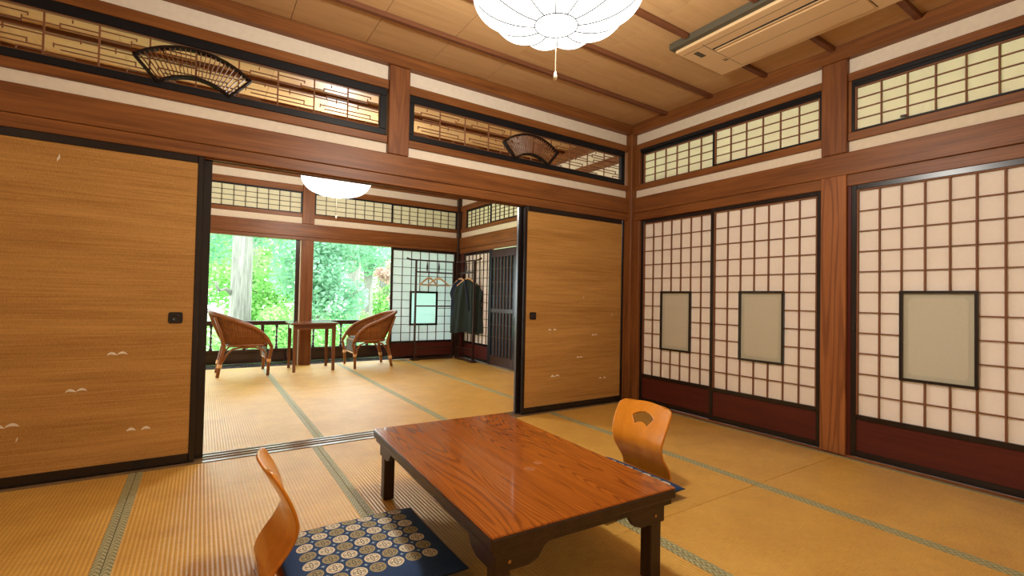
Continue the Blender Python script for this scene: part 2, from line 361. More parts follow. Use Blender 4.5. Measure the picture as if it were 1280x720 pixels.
def subdiv(o, lv=1):
    md = o.modifiers.new('subdivision', 'SUBSURF'); md.levels = lv; md.render_levels = lv; return o
def bevelmod(o, w, seg=2):
    md = o.modifiers.new('bevel', 'BEVEL'); md.width = w; md.segments = seg; md.limit_method = 'ANGLE'; return o
def copy_tree(o, parent=None):
    c = o.copy(); COL.objects.link(c); c.parent = parent
    for ch in list(o.children): copy_tree(ch, c)
    return c

# ------------------------------------------------------------------ floor: tatami mats
XB = -4.86; YB = -3.76; YF = 3.88
floor = tag(thing('floor', (-2.4, 0, 0)), 'tatami mat floor of both rooms with green brocade borders', 'floor', kind='structure')
box('subfloor', (XB-0.1, YB-0.1, -0.12), (0.14, 4.4, -0.045), SILLBROWN, floor)
MATMESH = {}
def tatami(x0, x1, y0, y1):
    k = (round(x1-x0, 3), round(y1-y0, 3)); c = ((x0+x1)/2, (y0+y1)/2, 0)
    g = 0.0012
    t = box('tatami_mat', (x0+g, y0+g, -0.045), (x1-g, y1-g, 0), TATAMI, floor, bev=0.003)
    for s in (-1, 1):
        xa = x0+g if s < 0 else x1-0.031; xb = x0+0.031 if s < 0 else x1-g
        box('border_cloth', (xa, y0+g, -0.043), (xb, y1-g, 0.0018), HERI, t, bev=0.0008)
xm = [-0.045, -1.005, -1.965, -2.925, -3.850, -4.81]; ym = [-0.035, -1.875, -3.715]
for i in range(5):
    for j in range(2): tatami(xm[i+1], xm[i], ym[j+1], ym[j])
xf = [-0.02, -0.96, -1.915, -2.87, -3.83, -4.79]; yf = [3.86, 2.01, 0.145]
for i in range(5):
    for j in range(2): tatami(xf[i+1], xf[i], yf[j+1], yf[j])
# wall-side strips of the main room
box('edge_board', (-0.045, YB, -0.045), (0.14, -0.02, -0.004), SILLBROWN, floor)
box('edge_board', (XB, YB, -0.045), (-4.812, -0.02, -0.004), SILLBROWN, floor)
box('edge_board', (XB, 0.145, -0.045), (-4.792, 3.86, -0.004), SILLBROWN, floor)
box('edge_board', (-0.02, 0.145, -0.045), (0.14, 3.86, -0.004), SILLBROWN, floor)
box('edge_board', (XB, YB-0.01, -0.045), (0.0, -3.717, -0.004), SILLBROWN, floor)
# threshold with its two grooves
box('threshold', (XB, -0.032, -0.045), (0.0, 0.143, -0.002), SILL, floor)
for y0, y1 in ((-0.032, -0.004), (0.032, 0.044), (0.080, 0.100), (0.128, 0.143)):
    box('threshold_rail', (XB, y0, -0.002), (0.0, y1, 0.004), SILL, floor)
# verandah boards beyond the far tatami
for k in range(4):
    y0 = 3.865+k*0.13; box('plank', (XB, y0, -0.045), (0.1, y0+0.127, -0.004), 'decking', floor, bev=0.002)

# ------------------------------------------------------------------ ceiling
ceil = tag(thing('ceiling', (-2.4, 0, 2.745)), 'ceiling of pale wood boards with dark battens', 'ceiling', kind='structure')
def make_ceiling(y_lo, y_hi, yb, joints):
    ys = sorted(yb)
    edges = [y_lo]+ys+[y_hi]; xs = [XB]+sorted(joints)+[0.0]
    for a in range(len(edges)-1):
        for b_ in range(len(xs)-1):
            dz = random.uniform(0, 0.0015)
            box('ceiling_board', (xs[b_]+0.0015, edges[a], 2.745+dz), (xs[b_+1]-0.0015, edges[a+1], 2.757+dz), 'ceil', ceil)
    for y in ys:
        if y_lo < 0 and -2.45 < y < -1.20:
            box('batten', (XB, y-0.017, 2.715), (-0.975, y+0.017, 2.745), 'batten', ceil, bev=0.002)
            box('batten', (-0.360, y-0.017, 2.715), (0.0, y+0.017, 2.745), 'batten', ceil, bev=0.002)
        else:
            box('batten', (XB, y-0.017, 2.715), (0.0, y+0.017, 2.745), 'batten', ceil, bev=0.002)
jx = [-0.29-0.4775*k for k in range(10) if -0.29-0.4775*k > XB+0.1]
make_ceiling(YB, 0.0, [-0.44-0.462*k for k in range(8) if -0.44-0.462*k > YB+0.1], jx)
make_ceiling(0.13, 3.81, [0.13+0.46*k for k in range(1, 8)], jx)
box('roof_board', (XB-0.15, YB-0.15, 2.765), (0.22, 5.2, 2.80), 'batten', ceil)
def molding(name, lo, hi, parent): return box(name, lo, hi, 'cedar', parent, bev=0.004)

# ------------------------------------------------------------------ partition wall (plane y=0)
PW = tag(thing('wall_middle', (-2.42, 0.06, 0)), 'partition wall with carved transoms between the two rooms', 'wall', kind='structure')
T = 0.12
def bx_y(name, x0, x1, z0, z1, f0, f1, m, parent, bev=0.003, **kw): return box(name, (x0, f0, z0), (x1, f1, z1), m, parent, bev=bev, **kw)
bx_y('lintel_beam', XB, 0.0, 1.862, 2.012, -0.004, T+0.004, 'cedar', PW, 0.004)
bx_y('head_track', XB, 0.0, 1.79, 1.860, 0.002, T, 'cedar', PW)
for y in (0.032, 0.078): box('track_rib', (XB, y, 1.782), (0, y+0.010, 1.79), 'cedar', PW)
molding('ceiling_molding', (XB, -0.028, 2.652), (-0.0, T+0.028, 2.744), PW)
bays = [(-4.80, -2.497), (-2.343, -0.045)]
for (a, b_) in bays:
    bx_y('plaster_strip', a, b_, 2.012, 2.088, 0.030, T-0.03, PLASTER, PW, 0)
    bx_y('plaster_strip', a, b_, 2.545, 2.652, 0.030, T-0.03, PLASTER, PW, 0)
    bx_y('transom_rail', a, b_, 2.088, 2.140, 0.008, T-0.008, 'cedar', PW)
    bx_y('transom_rail', a, b_, 2.480, 2.545, 0.008, T-0.008, 'cedar', PW)
bx_y('post', -2.497, -2.343, 2.012, 2.652, -0.012, T+0.012, 'post', PW, 0.004)
# ------------------------------------------------------------------ carved transom panels
def transom(x0, x1, fanx, label):
    t = thing('transom_panel', ((x0+x1)/2, 0.05, 2.14), label, 'transom', 'openwork transom panels above the partition')
    z0, z1 = 2.142, 2.478; fw = 0.045; y0, y1 = 0.012, 0.05
    box('frame_rail', (x0, y0, z0), (x1, y1, z0+fw), BLACKBLUE, t, 0.003); box('frame_rail', (x0, y0, z1-fw-0.01), (x1, y1, z1), BLACKBLUE, t, 0.003)
    box('frame_stile', (x0, y0, z0+fw), (x0+0.045, y1, z1-fw-0.01), BLACKBLUE, t, 0.003); box('frame_stile', (x1-0.05, y0, z0+fw), (x1, y1, z1-fw-0.01), BLACKBLUE, t, 0.003)
    a, b_ = x0+0.045, x1-0.05; zl, zh = z0+fw, z1-fw-0.01; n = 10; w = (b_-a)/n
    yy0, yy1 = 0.028, 0.036
    # thin inner bead
    box('bead', (a, 0.022, zh-0.006), (b_, 0.042, zh), 'muntin', t); box('bead', (a, 0.022, zl), (b_, 0.042, zl+0.006), 'muntin', t)
    for i in range(1, n):
        x = a+i*w; box('lattice_bar', (x-0.004, yy0, zl), (x+0.004, yy1, zh), 'muntin', t)
    h = 0.0028
    for i in range(n):
        xs = a+i*w; q = MB()
        def hb(u0, u1, z): q.box((xs+u0*w, yy0+0.001, z-h), (min(b_, xs+u1*w), yy1-0.001, z+h))
        def vb(u, za, zb): q.box((xs+u*w-h, yy0, za), (xs+u*w+h, yy1, zb))
        if i % 2 == 0:
            hb(0.28, 1.0, 2.375); hb(0.28, 1.62 if i < n-1 else 1.0, 2.352); vb(0.28, 2.349, 2.378); hb(0.0, 0.28, 2.362)
            hb(0.0, 1.0, 2.305); vb(0.66, 2.292, 2.318); hb(0.36, 1.0, 2.328) if i % 4 == 0 else None
            if i % 4 == 0: vb(0.36, 2.305, 2.331)
            hb(0.18, 1.0, 2.262); hb(0.3, 1.0, 2.238); vb(0.18, 2.245, 2.268)
            hb(0.0, 0.55, 2.205); vb(0.55, 2.192, 2.208); vb(0.5, 2.392, 2.408)
        else:
            hb(0.0, 0.72, 2.392); vb(0.72, 2.378, 2.395); hb(0.62, 1.0, 2.360)
            hb(0.0, 0.62, 2.345); vb(0.62, 2.342, 2.375)
            hb(0.0, 1.0, 2.298); hb(0.32, 1.0, 2.318); vb(0.32, 2.285, 2.321)
            hb(0.0, 0.72, 2.262); vb(0.72, 2.238, 2.265); hb(0.0, 1.0, 2.236); hb(0.55, 1.0, 2.215); vb(0.55, 2.2, 2.218)
        q.build('lattice_key', 'muntin', t)
    # folding fan
    cz = 1.975; A = math.radians(41)
    f = MB()
    def arcband(r, th, y0, y1, n=26):
        for k in range(n):
            a0 = -A+2*A*k/n; a1 = -A+2*A*(k+1)/n; vs = []
            for y in (y0, y1):
                for (aa, rr) in ((a0, r-th), (a1, r-th), (a1, r), (a0, r)):
                    vs.append((fanx+rr*math.sin(aa), y, cz+rr*math.cos(aa)))
            f.add(vs, FACES)
    arcband(0.437, 0.012, 0.000, 0.044); arcband(0.272, 0.012, 0.000, 0.044)
    for s in (-1, 1):
        p0 = Vector((fanx+0.262*math.sin(s*A), 0, cz+0.262*math.cos(A))); p1 = Vector((fanx+0.437*math.sin(s*A), 0, cz+0.437*math.cos(A)))
        d = (p1-p0).normalized(); nrm = Vector((d.z, 0, -d.x))*0.006
        vs = [p0-nrm, p1-nrm, p1+nrm, p0+nrm]
        f.add([(v.x, 0.0, v.z) for v in vs]+[(v.x, 0.044, v.z) for v in vs], FACES)
    fan = f.build('fan_frame', FANBROWN, t, label='dark folding fan motif frame')
    nr = 24
    for k in range(1, nr):
        aa = -A+2*A*k/nr; q = MB(); d = Vector((math.sin(aa), 0, math.cos(aa))); nrm = Vector((d.z, 0, -d.x))*0.0019
        p0 = Vector((fanx, 0, cz))+d*0.268; p1 = Vector((fanx, 0, cz))+d*0.428; vs = [p0-nrm, p1-nrm, p1+nrm, p0+nrm]
        q.add([(v.x, 0.008, v.z) for v in vs]+[(v.x, 0.034, v.z) for v in vs], FACES); q.build('fan_rib', 'muntin', fan)
    return t
transom(-4.78, -2.507, -3.650, 'long openwork transom with fan, above the left sliding panel and open doorway')
transom(-2.343, -0.082, -1.222, 'openwork transom with fan, between middle post and room corner')

# ------------------------------------------------------------------ fusuma (cloth covered sliding panels)
def fusuma(num, x0, x1, y0, label, handle=None, marks=(), zt=1.79, w=0.030):
    o = thing('door_%d' % num, ((x0+x1)/2, y0+0.014, 0.004), label, 'sliding panel', kind='structure')
    y1 = y0+0.028
    box('frame_stile', (x0, y0, 0.006), (x0+w, y1, zt), LACQUER, o, 0.003); box('frame_stile', (x1-w, y0, 0.006), (x1, y1, zt), LACQUER, o, 0.003)
    box('frame_rail', (x0+w, y0, 0.006), (x1-w, y1, 0.056), LACQUER, o, 0.003); box('frame_rail', (x0+w, y0, zt-0.045), (x1-w, y1, zt), LACQUER, o, 0.003)
    box('cloth_panel', (x0+w, y0+0.005, 0.056), (x1-w, y1-0.005, zt-0.045), FUSUMA, o)
    if handle:
        hx, hz = handle; yf_ = y0+0.005
        h = MB(); ol = []
        for (sx_, sz_, a0) in ((1, 1, 0), (-1, 1, 90), (-1, -1, 180), (1, -1, 270)):
            for k in range(5): aa = math.radians(a0+22.5*k); ol.append((hx+sx_*0.023+0.011*math.cos(aa), hz+sz_*0.021+0.011*math.sin(aa)))
        n = len(ol); h.add([(x, yf_-0.004, z) for x, z in ol]+[(x, yf_+0.001, z) for x, z in ol], [tuple(range(n)), tuple(range(2*n-1, n-1, -1))]+[(i, (i+1) % n, n+(i+1) % n, n+i) for i in range(n)])
        ho = h.build('pull_handle', LACQUER, o)
        q = MB(); pr = [(0.021, 0), (0.021, 0.004), (0.016, 0.0045), (0.013, 0.0015), (0.0, 0.001)]
        n = 20; vs = []; fs = []
        for (r, d) in pr:
            for k in range(n):
                a = 2*PI*k/n; vs.append((hx+r*math.cos(a), yf_-0.004-d*0.8, hz+r*math.sin(a)))
        for i in range(len(pr)-1):
            for k in range(n): fs.append((i*n+k, (i+1)*n+k, (i+1)*n+(k+1) % n, i*n+(k+1) % n))
        q.add(vs, fs); q.build('finger_cup', DARKMETAL, ho, smooth=True)
    for (mx, mz, sc, kind) in marks:
        q = MB(); yf_ = y0+0.0042
        def stroke(pts, wd):
            L = []; R_ = []
            for i, p in enumerate(pts):
                t = Vector(pts[min(i+1, len(pts)-1)]) - Vector(pts[max(i-1, 0)]); t.normalize(); nn = Vector((-t.y, t.x))*wd*math.sin(PI*(i+0.25)/(len(pts)-0.5))
                L.append((mx+p[0]*sc+nn.x, yf_, mz+p[1]*sc+nn.y)); R_.append((mx+p[0]*sc-nn.x, yf_, mz+p[1]*sc-nn.y))
            for i in range(len(pts)-1):
                q.add([R_[i], R_[i+1], L[i+1], L[i]]+[(a[0], a[1]+0.0006, a[2]) for a in (R_[i], R_[i+1], L[i+1], L[i])], [(0, 1, 2, 3), (7, 6, 5, 4), (0, 4, 5, 1), (2, 6, 7, 3)])
        n = 9
        if kind == 'g':      # gull-like pair of strokes
            stroke([(-1+i/(n-1), 0.26*math.sin(PI*(i/(n-1))**0.8)-0.04) for i in range(n)], 0.17*sc)
            stroke([(i/(n-1)*1.05, 0.24*math.sin(PI*(i/(n-1)))+0.03) for i in range(n)], 0.15*sc)
        elif kind == 'd':
            stroke([(-1+0.8*i/(n-1), 0.2*math.sin(PI*i/(n-1))) for i in range(n)], 0.15*sc)
            stroke([(0.25+0.8*i/(n-1), 0.2*math.sin(PI*i/(n-1))) for i in range(n)], 0.15*sc)
        else:
            stroke([(-0.15+0.3*i/(n-1), -0.6+1.2*i/(n-1)+0.1*math.sin(i)) for i in range(n)], 0.16*sc)
        q.build('painted_wisp', CREAMPAINT, o)
    return o
fusuma(1, -4.76, -3.590, 0.006, 'gold cloth sliding panel at left with black frame and four white wisps', (-3.702, 0.840),
       [(-3.955, 0.640, 0.042, 'g'), (-4.116, 0.455, 0.042, 'g'), (-4.375, 0.300, 0.05, 'g'), (-3.853, 0.220, 0.052, 'd'), (-4.220, 1.668, 0.03, 's'), (-4.33, 0.236, 0.018, 's')])
fusuma(2, -4.70, -3.548, 0.052, 'sliding panel mostly hidden behind the left gold panel', w=0.06)
fusuma(3, -1.285, -0.083, 0.006, 'gold cloth sliding panel in the room corner, with small white wisps', (-1.180, 0.842),
       [(-0.965, 0.712, 0.045, 'd'), (-0.457, 0.655, 0.035, 'g'), (-0.640, 0.453, 0.035, 'g'), (-0.925, 0.297, 0.05, 'g'), (-0.345, 0.240, 0.045, 'd'), (-0.232, 0.85, 0.02, 's'), (-0.60, 1.01, 0.018, 's'), (-0.99, 0.685, 0.015, 's')])
fusuma(4, -1.318, -0.14, 0.052, 'sliding panel mostly hidden behind the corner gold panel', w=0.05)
# corner post and jambs of the main room
box('post', (-0.04, -0.04, 0), (0.10, 0.14, 2.652), 'cedar', PW, 0.004)
box('jamb', (-0.082, 0.012, 0.004), (-0.04, 0.10, 1.79), 'cedar', PW)

# ------------------------------------------------------------------ shoji leaf generator
def mapper(plane, face):
    """returns P(u, d, z): u runs along the wall, d is the depth away from the room"""
    if plane == 'x': return lambda u, d, z: (face+d, u, z)
    return lambda u, d, z: (u, face+d, z)
def shoji(o, P, a0, a1, z0, z1, cols, rows, stile=0.032, top=0.035, rail=0.032, dado=0.0, bot=0.04, window=None, framemat=LACQUER, munt='muntin', pap=PAPER_MAIN,
          glass=FROST, edge=FROST_EDGE, mw=0.0042, jub=True, hmw=None):
    s = 1 if a1 > a0 else -1
    def B(name, u0, u1, zz0, zz1, d0, d1, m, bev=0.0, par=None, **kw):
        p = P(u0, d0, zz0); q = P(u1, d1, zz1); lo = tuple(min(i, j) for i, j in zip(p, q)); hi = tuple(max(i, j) for i, j in zip(p, q))
        return box(name, lo, hi, m, par or o, bev, **kw)
    lo, hi = min(a0, a1), max(a0, a1)
    B('frame_stile', lo, lo+stile, z0, z1, 0, 0.028, framemat, 0.002); B('frame_stile', hi-stile, hi, z0, z1, 0, 0.028, framemat, 0.002)
    B('frame_rail', lo+stile, hi-stile, z1-top, z1, 0, 0.028, framemat, 0.002); B('frame_rail', lo+stile, hi-stile, z0, z0+bot, 0, 0.028, framemat, 0.002)
    ga, gb = lo+stile, hi-stile; zg0 = z0+bot; zg1 = z1-top
    if dado > 0:
        B('dado_panel', ga, gb, z0+bot, dado, 0.008, 0.022, 'dado'); B('frame_rail', ga, gb, dado, dado+rail, 0, 0.028, framemat, 0.002); zg0 = dado+rail
    if jub:
        w = 0.008
        B('inner_bead', ga, ga+w, zg0, zg1, 0.002, 0.02, munt); B('inner_bead', gb-w, gb, zg0, zg1, 0.002, 0.02, munt)
        B('inner_bead', ga, gb, zg1-w, zg1, 0.003, 0.02, munt); ga += w; gb -= w; zg1 -= w
    B('paper_sheet', ga, gb, zg0, zg1, 0.020, 0.0215, pap) if not window else None
    cw = (gb-ga)/cols; rh = (zg1-zg0)/rows
    wx0 = wx1 = None
    if window:
        c0, c1, r0_, r1_ = window   # columns c0..c1, rows counted from the bottom
        wx0, wx1 = ga+c0*cw, ga+c1*cw; wz0, wz1 = zg0+r0_*rh, zg0+r1_*rh
        for (u0, u1, a, b_) in ((ga, wx0, zg0, zg1), (wx1, gb, zg0, zg1), (wx0, wx1, zg0, wz0), (wx0, wx1, wz1, zg1)):
            B('paper_sheet', u0, u1, a, b_, 0.020, 0.0215, pap)
    for i in range(1, cols):
        u = ga+i*cw
        segs = [(zg0, zg1)]
        if window and wx0-1e-4 < u < wx1+1e-4: segs = [(zg0, wz0), (wz1, zg1)]
        for (a, b_) in segs: B('muntin', u-mw, u+mw, a, b_, 0.006, 0.020, munt)
    for j in range(1, rows):
        z = zg0+j*rh; segs = [(ga, gb)]; h2 = (hmw or mw*0.85)
        if window and wz0-1e-4 < z < wz1+1e-4: segs = [(ga, wx0), (wx1, gb)]
        for (a, b_) in segs: B('muntin', a, b_, z-h2, z+h2, 0.008, 0.020, munt)
    if window:
        f = 0.030 if glass is edge else 0.016
        for (u0, u1, a, b_) in ((wx0-f/2, wx0+f/2, wz0-f/2, wz1+f/2), (wx1-f/2, wx1+f/2, wz0-f/2, wz1+f/2), (wx0+f/2, wx1-f/2, wz1-f/2, wz1+f/2), (wx0+f/2, wx1-f/2, wz0-f/2, wz0+f/2)):
            B('window_frame', u0, u1, a, b_, 0.0, 0.026, framemat)
        gl = B('glass_pane', wx0+f/2, wx1-f/2, wz0+f/2, wz1-f/2, 0.016, 0.019, edge)
        # clear middle field with cut corners, slightly proud, as etched on the glass
        if glass is edge: return
        m = 0.034; c = 0.018; u0, u1, a, b_ = wx0+m, wx1-m, wz0+m, wz1-m
        out = [(u0+c, a), (u1-c, a), (u1, a+c), (u1, b_-c), (u1-c, b_), (u0+c, b_), (u0, b_-c), (u0, a+c)]
        q = MB(); vs = [P(u, 0.0152, z) for (u, z) in out]+[P(u, 0.016, z) for (u, z) in out]
        q.add(vs, [tuple(range(8)), tuple(range(15, 7, -1))]+[(i, (i+1) % 8, 8+(i+1) % 8, 8+i) for i in range(8)])
        q.build('etched_field', glass, gl)

# ------------------------------------------------------------------ right wall (plane x=0)
RW = tag(thing('wall_right', (0.06, -1.9, 0)), 'right wall of paper screens, plaster strips and cedar beams', 'wall', kind='structure')
def bx_x(name, y0, y1, z0, z1, f0, f1, m, parent, bev=0.003, **kw): return box(name, (f0, y0, z0), (f1, y1, z1), m, parent, bev=bev, **kw)
bx_x('lintel_beam', YB, -0.045, 1.862, 2.012, -0.004, T, 'cedar', RW, 0.004)
bx_x('head_track', YB, -0.045, 1.785, 1.860, 0.002, T, 'cedar', RW)
molding('ceiling_molding', (-0.028, YB, 2.645), (T, -0.03, 2.744), RW)
bx_x('sill_track', YB, -0.045, -0.02, 0.006, 0.001, T, 'cedar', RW)
bayr = [(-1.750, -0.045), (-3.60, -1.905)]
for (a, b_) in bayr:
    bx_x('plaster_strip', a, b_, 2.012, 2.088, 0.028, T-0.03, PLASTER, RW, 0)
    bx_x('plaster_strip', a, b_, 2.545, 2.645, 0.028, T-0.03, PLASTER, RW, 0)
    bx_x('transom_rail', a, b_, 2.088, 2.142, 0.006, T-0.008, 'cedar', RW)
    bx_x('transom_rail', a, b_, 2.490, 2.545, 0.006, T-0.008, 'cedar', RW)
bx_x('post', -1.905, -1.750, 0.0, 1.862, -0.012, T, 'grained', RW, 0.004)
bx_x('post', -1.905, -1.750, 2.012, 2.645, -0.012, T, 'post', RW, 0.004)
bx_x('post', -3.76, -3.60, 0.0, 2.645, -0.012, T, 'cedar', RW, 0.004)
bx_x('jamb', -0.106, -0.04, 0.004, 1.785, 0.006, 0.09, 'cedar', RW)
bx_x('jamb', -0.10, -0.04, 2.142, 2.49, 0.008, 0.09, 'cedar', RW)
bx_x('jamb', -1.928, -1.905, 0.004, 1.785, 0.010, 0.09, 'dado', RW)
bx_x('jamb', -1.925, -1.905, 2.142, 2.49, 0.010, 0.09, 'cedar', RW)
bx_x('sash_track', -3.6, -1.925, 2.462, 2.49, 0.010, 0.08, BLACKBLUE, RW)
bx_x('sash_track', -1.75, -0.10, 2.462, 2.49, 0.010, 0.08, BLACKBLUE, RW)
def screen(num, a, b_, d, label, group='paper screens along the right wall', **kw):
    o = thing('door_%d' % num, (d+0.014, (a+b_)/2, 0.006), label, 'paper screen', kind='structure')
    shoji(o, mapper('x', d), a, b_, 0.008, 1.785, kw.pop('cols', 7), 11, dado=0.248, window=kw.pop('win', (2, 5, 2, 6)), **kw)
    return o
screen(5, -0.918, -0.106, 0.036, 'white paper screen in the corner, left one of the pair before the post')
screen(6, -1.750, -0.890, 0.006, 'white paper screen touching the grained post on its left')
screen(7, -2.800, -1.928, 0.006, 'white paper screen at the right edge of the photo')
screen(8, -3.600, -2.775, 0.036, 'white paper screen beyond the right edge')
def sash(num, P, a, b_, z0, z1, cols, rows, label, **kw):
    p = P((a+b_)/2, 0.01, z0); o = thing('window_%d' % num, p, label, 'transom window', kind='structure')
    kw.setdefault('stile', 0.020); kw.setdefault('top', 0.022); kw.setdefault('bot', 0.012); kw.setdefault('pap', PAPER_HIGH); kw.setdefault('framemat', BLACKBLUE)
    shoji(o, P, a, b_, z0, z1, cols, rows, mw=kw.pop('mw', 0.0035), jub=kw.pop('jub', True), **kw)
    return o
sash(1, mapper('x', 0.040), -0.912, -0.100, 2.144, 2.462, 6, 4, 'long paper transom window nearest the room corner')
sash(2, mapper('x', 0.010), -1.750, -0.896, 2.144, 2.462, 6, 4, 'paper transom window touching the upper post on its left')
sash(3, mapper('x', 0.010), -3.590, -1.925, 2.144, 2.462, 12, 4, 'paper transom window right of the upper post')
bx_x('sash_catch', -2.22, -2.19, 2.158, 2.172, 0.0, 0.012, DARKMETAL, RW)
for (yy, zz) in ((-0.905, 0.83), (-1.945, 0.86), (-0.118, 0.83)):
    box('finger_pull', (0.001 if yy != -0.118 else 0.031, yy-0.006, zz-0.04), (0.0065 if yy != -0.118 else 0.036, yy+0.006, zz+0.02), DARKMETAL, RW)

# ------------------------------------------------------------------ far room: right wall x=0, y 0.14..3.8
FR = tag(thing('wall_far_right', (0.06, 2.0, 0)), 'right wall of the far room with plaster strips and beams', 'wall', kind='structure')
ZK, ZN0, ZN1, ZW1, ZS0, ZS1, ZW2, ZM = 1.742, 1.790, 1.972, 2.062, 2.115, 2.420, 2.505, 2.615
bx_x('lintel_beam', 0.14, 3.77, ZN0, ZN1, -0.006, T, 'cedar', FR, 0.004)
bx_x('head_track', 2.03, 3.77, ZK-0.03, ZN0-0.002, 0.002, T, 'cedar', FR)
molding('ceiling_molding', (-0.028, 0.15, ZM+0.02), (T, 3.77, 2.744), FR)
bx_x('plaster_strip', 0.14, 3.77, ZN1, ZW1, 0.028, T-0.03, PLASTER, FR, 0)
bx_x('plaster_strip', 0.14, 3.77, ZW2, ZM+0.02, 0.028, T-0.03, PLASTER, FR, 0)
bx_x('transom_rail', 0.14, 3.77, ZW1, ZS0, 0.006, T-0.008, 'cedar', FR); bx_x('transom_rail', 0.14, 3.77, ZS1, ZW2, 0.006, T-0.008, 'cedar', FR)
bx_x('sill_track', 0.14, 3.77, -0.04, 0.006, 0.001, T, SILL, FR)
bx_x('post', 1.90, 2.045, 0.0, ZM+0.02, -0.012, T, 'post', FR, 0.004)
bx_x('plaster_panel', 0.14, 1.90, 0.0, ZN0, 0.028, T-0.03, PLASTER, FR, 0)
bx_x('plaster_panel', 0.14, 1.90, ZS0, ZS1, 0.028, T-0.03, PLASTER, FR, 0)
o = thing('door_9', (0.02, 3.1, 0.006), 'paper screen behind the clothes rack, right of the far corner', 'paper screen', kind='structure')
shoji(o, mapper('x', 0.030), 2.75, 3.66, 0.008, ZK-0.03, 7, 11, dado=0.250, window=(2, 5, 2, 6), munt='darkmuntin')
o = thing('door_10', (0.02, 2.42, 0.006), 'dark lattice glass door right of the clothes rack', 'lattice door', kind='structure')
a, b_ = 2.045, 2.800
box('frame_stile', (0.002, b_-0.085, 0.008), (0.034, b_, 1.71), BLACKBLUE, o, 0.003); box('frame_stile', (0.002, a, 0.008), (0.034, a+0.06, 1.700), 'darkwood', o, 0.003)
box('frame_rail', (0.002, a+0.06, 1.585), (0.034, b_-0.085, 1.700), 'darkwood', o, 0.003); box('frame_rail', (0.002, a+0.06, 0.008), (0.034, b_-0.085, 0.15), 'darkwood', o, 0.003)
box('frame_rail', (0.002, a+0.06, 0.775), (0.034, b_-0.085, 0.835), 'darkwood', o, 0.003)
box('glass_pane', (0.022, a+0.06, 0.15), (0.026, b_-0.085, 1.585), CORRIDORGLASS, o)
for k in range(1, 7):
    y = a+0.06+(b_-a-0.145)*k/7; box('lattice_bar', (0.006, y-0.009, 0.15), (0.020, y+0.009, 1.585), 'darkmuntin', o)
for z in (0.42, 0.6, 1.02, 1.22, 1.42): box('lattice_bar', (0.010, a+0.06, z-0.004), (0.021, b_-0.085, z+0.004), 'darkmuntin', o)
for k, (a, b_) in enumerate(((2.785, 3.62), (2.045, 2.81))):
    sash(4+k, mapper('x', 0.010+0.03*(1-k)), a, b_, ZS0, ZS1, 6, 5, ['paper transom window above the clothes rack, beside the far corner', 'paper transom window above the dark lattice door'][k], munt='darkmuntin', jub=False, bot=0.02)
bx_x('jamb', 3.62, 3.72, ZS0, ZS1, 0.01, 0.09, 'cedar', FR); bx_x('jamb', 3.655, 3.73, 0.0, ZK, 0.01, 0.09, 'dado', FR)

# ------------------------------------------------------------------ far window wall, plane y=3.8
FW = tag(thing('wall_window', (-2.4, 3.86, 0)), 'far window wall with posts, beams and plaster strips', 'wall', kind='structure')
Y0 = 3.80
bx_y('lintel_beam', XB, 0.0, ZN0, ZN1, Y0-0.006, Y0+T, 'cedar', FW, 0.004)
bx_y('head_track', XB, 0.0, ZK, ZN0-0.002, Y0+0.004, Y0+T, 'cedar', FW)
molding('ceiling_molding', (XB, Y0-0.028, ZM), (0.0, Y0+T, 2.744), FW)
for (a, b_) in ((-4.80, -2.435), (-2.278, -0.03)):
    bx_y('plaster_strip', a, b_, ZN1, ZW1, Y0+0.028, Y0+T-0.03, PLASTER, FW, 0); bx_y('plaster_strip', a, b_, ZW2, ZM, Y0+0.028, Y0+T-0.03, PLASTER, FW, 0)
    bx_y('transom_rail', a, b_, ZW1, ZS0, Y0+0.006, Y0+T-0.01, 'cedar', FW); bx_y('transom_rail', a, b_, ZS1, ZW2, Y0+0.006, Y0+T-0.01, 'cedar', FW)
bx_y('post', -2.435, -2.278, 0.0, ZK, Y0-0.014, Y0+T, 'post', FW, 0.004); bx_y('post', -2.435, -2.278, ZN1, ZM, Y0-0.014, Y0+T, 'cedar', FW, 0.004)
box('post', (-0.035, Y0-0.035, 0.0), (0.12, Y0+T, 2.744), 'darkwood', FW, 0.004)
box('post', (XB, Y0-0.02, 0.0), (-4.80, Y0+T, 2.744), 'cedar', FW, 0.004)
P8 = lambda d: mapper('y', Y0+d)
sash(6, P8(0.01), -4.790, -3.52, ZS0, ZS1, 9, 4, 'paper transom window at far left over the veranda', munt='darkmuntin', jub=False)
sash(7, P8(0.01), -3.555, -2.437, ZS0, ZS1, 8, 4, 'paper transom window left of the far post, above the left opening', munt='darkmuntin', jub=False)
sash(8, P8(0.01), -2.278, -1.140, ZS0, ZS1, 8, 4, 'paper transom window behind the far lamp', munt='darkmuntin', jub=False)
sash(9, P8(0.035), -1.150, -0.028, ZS0, ZS1, 8, 4, 'paper transom window above the far white screen', munt='darkmuntin', jub=False)
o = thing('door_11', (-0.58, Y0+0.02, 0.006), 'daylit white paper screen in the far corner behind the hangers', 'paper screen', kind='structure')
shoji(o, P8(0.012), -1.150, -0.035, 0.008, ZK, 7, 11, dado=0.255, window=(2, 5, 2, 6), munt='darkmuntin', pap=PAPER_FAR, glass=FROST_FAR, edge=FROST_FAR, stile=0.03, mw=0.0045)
# outer sash stile of the left opening
bx_y('window_stile', -2.500, -2.437, 0.0, ZK, Y0+0.045, Y0+0.08, 'darkwood', FW); bx_y('window_stile', -2.447, -2.436, 0.0, ZK, Y0+0.02, Y0+0.045, CORD, FW)

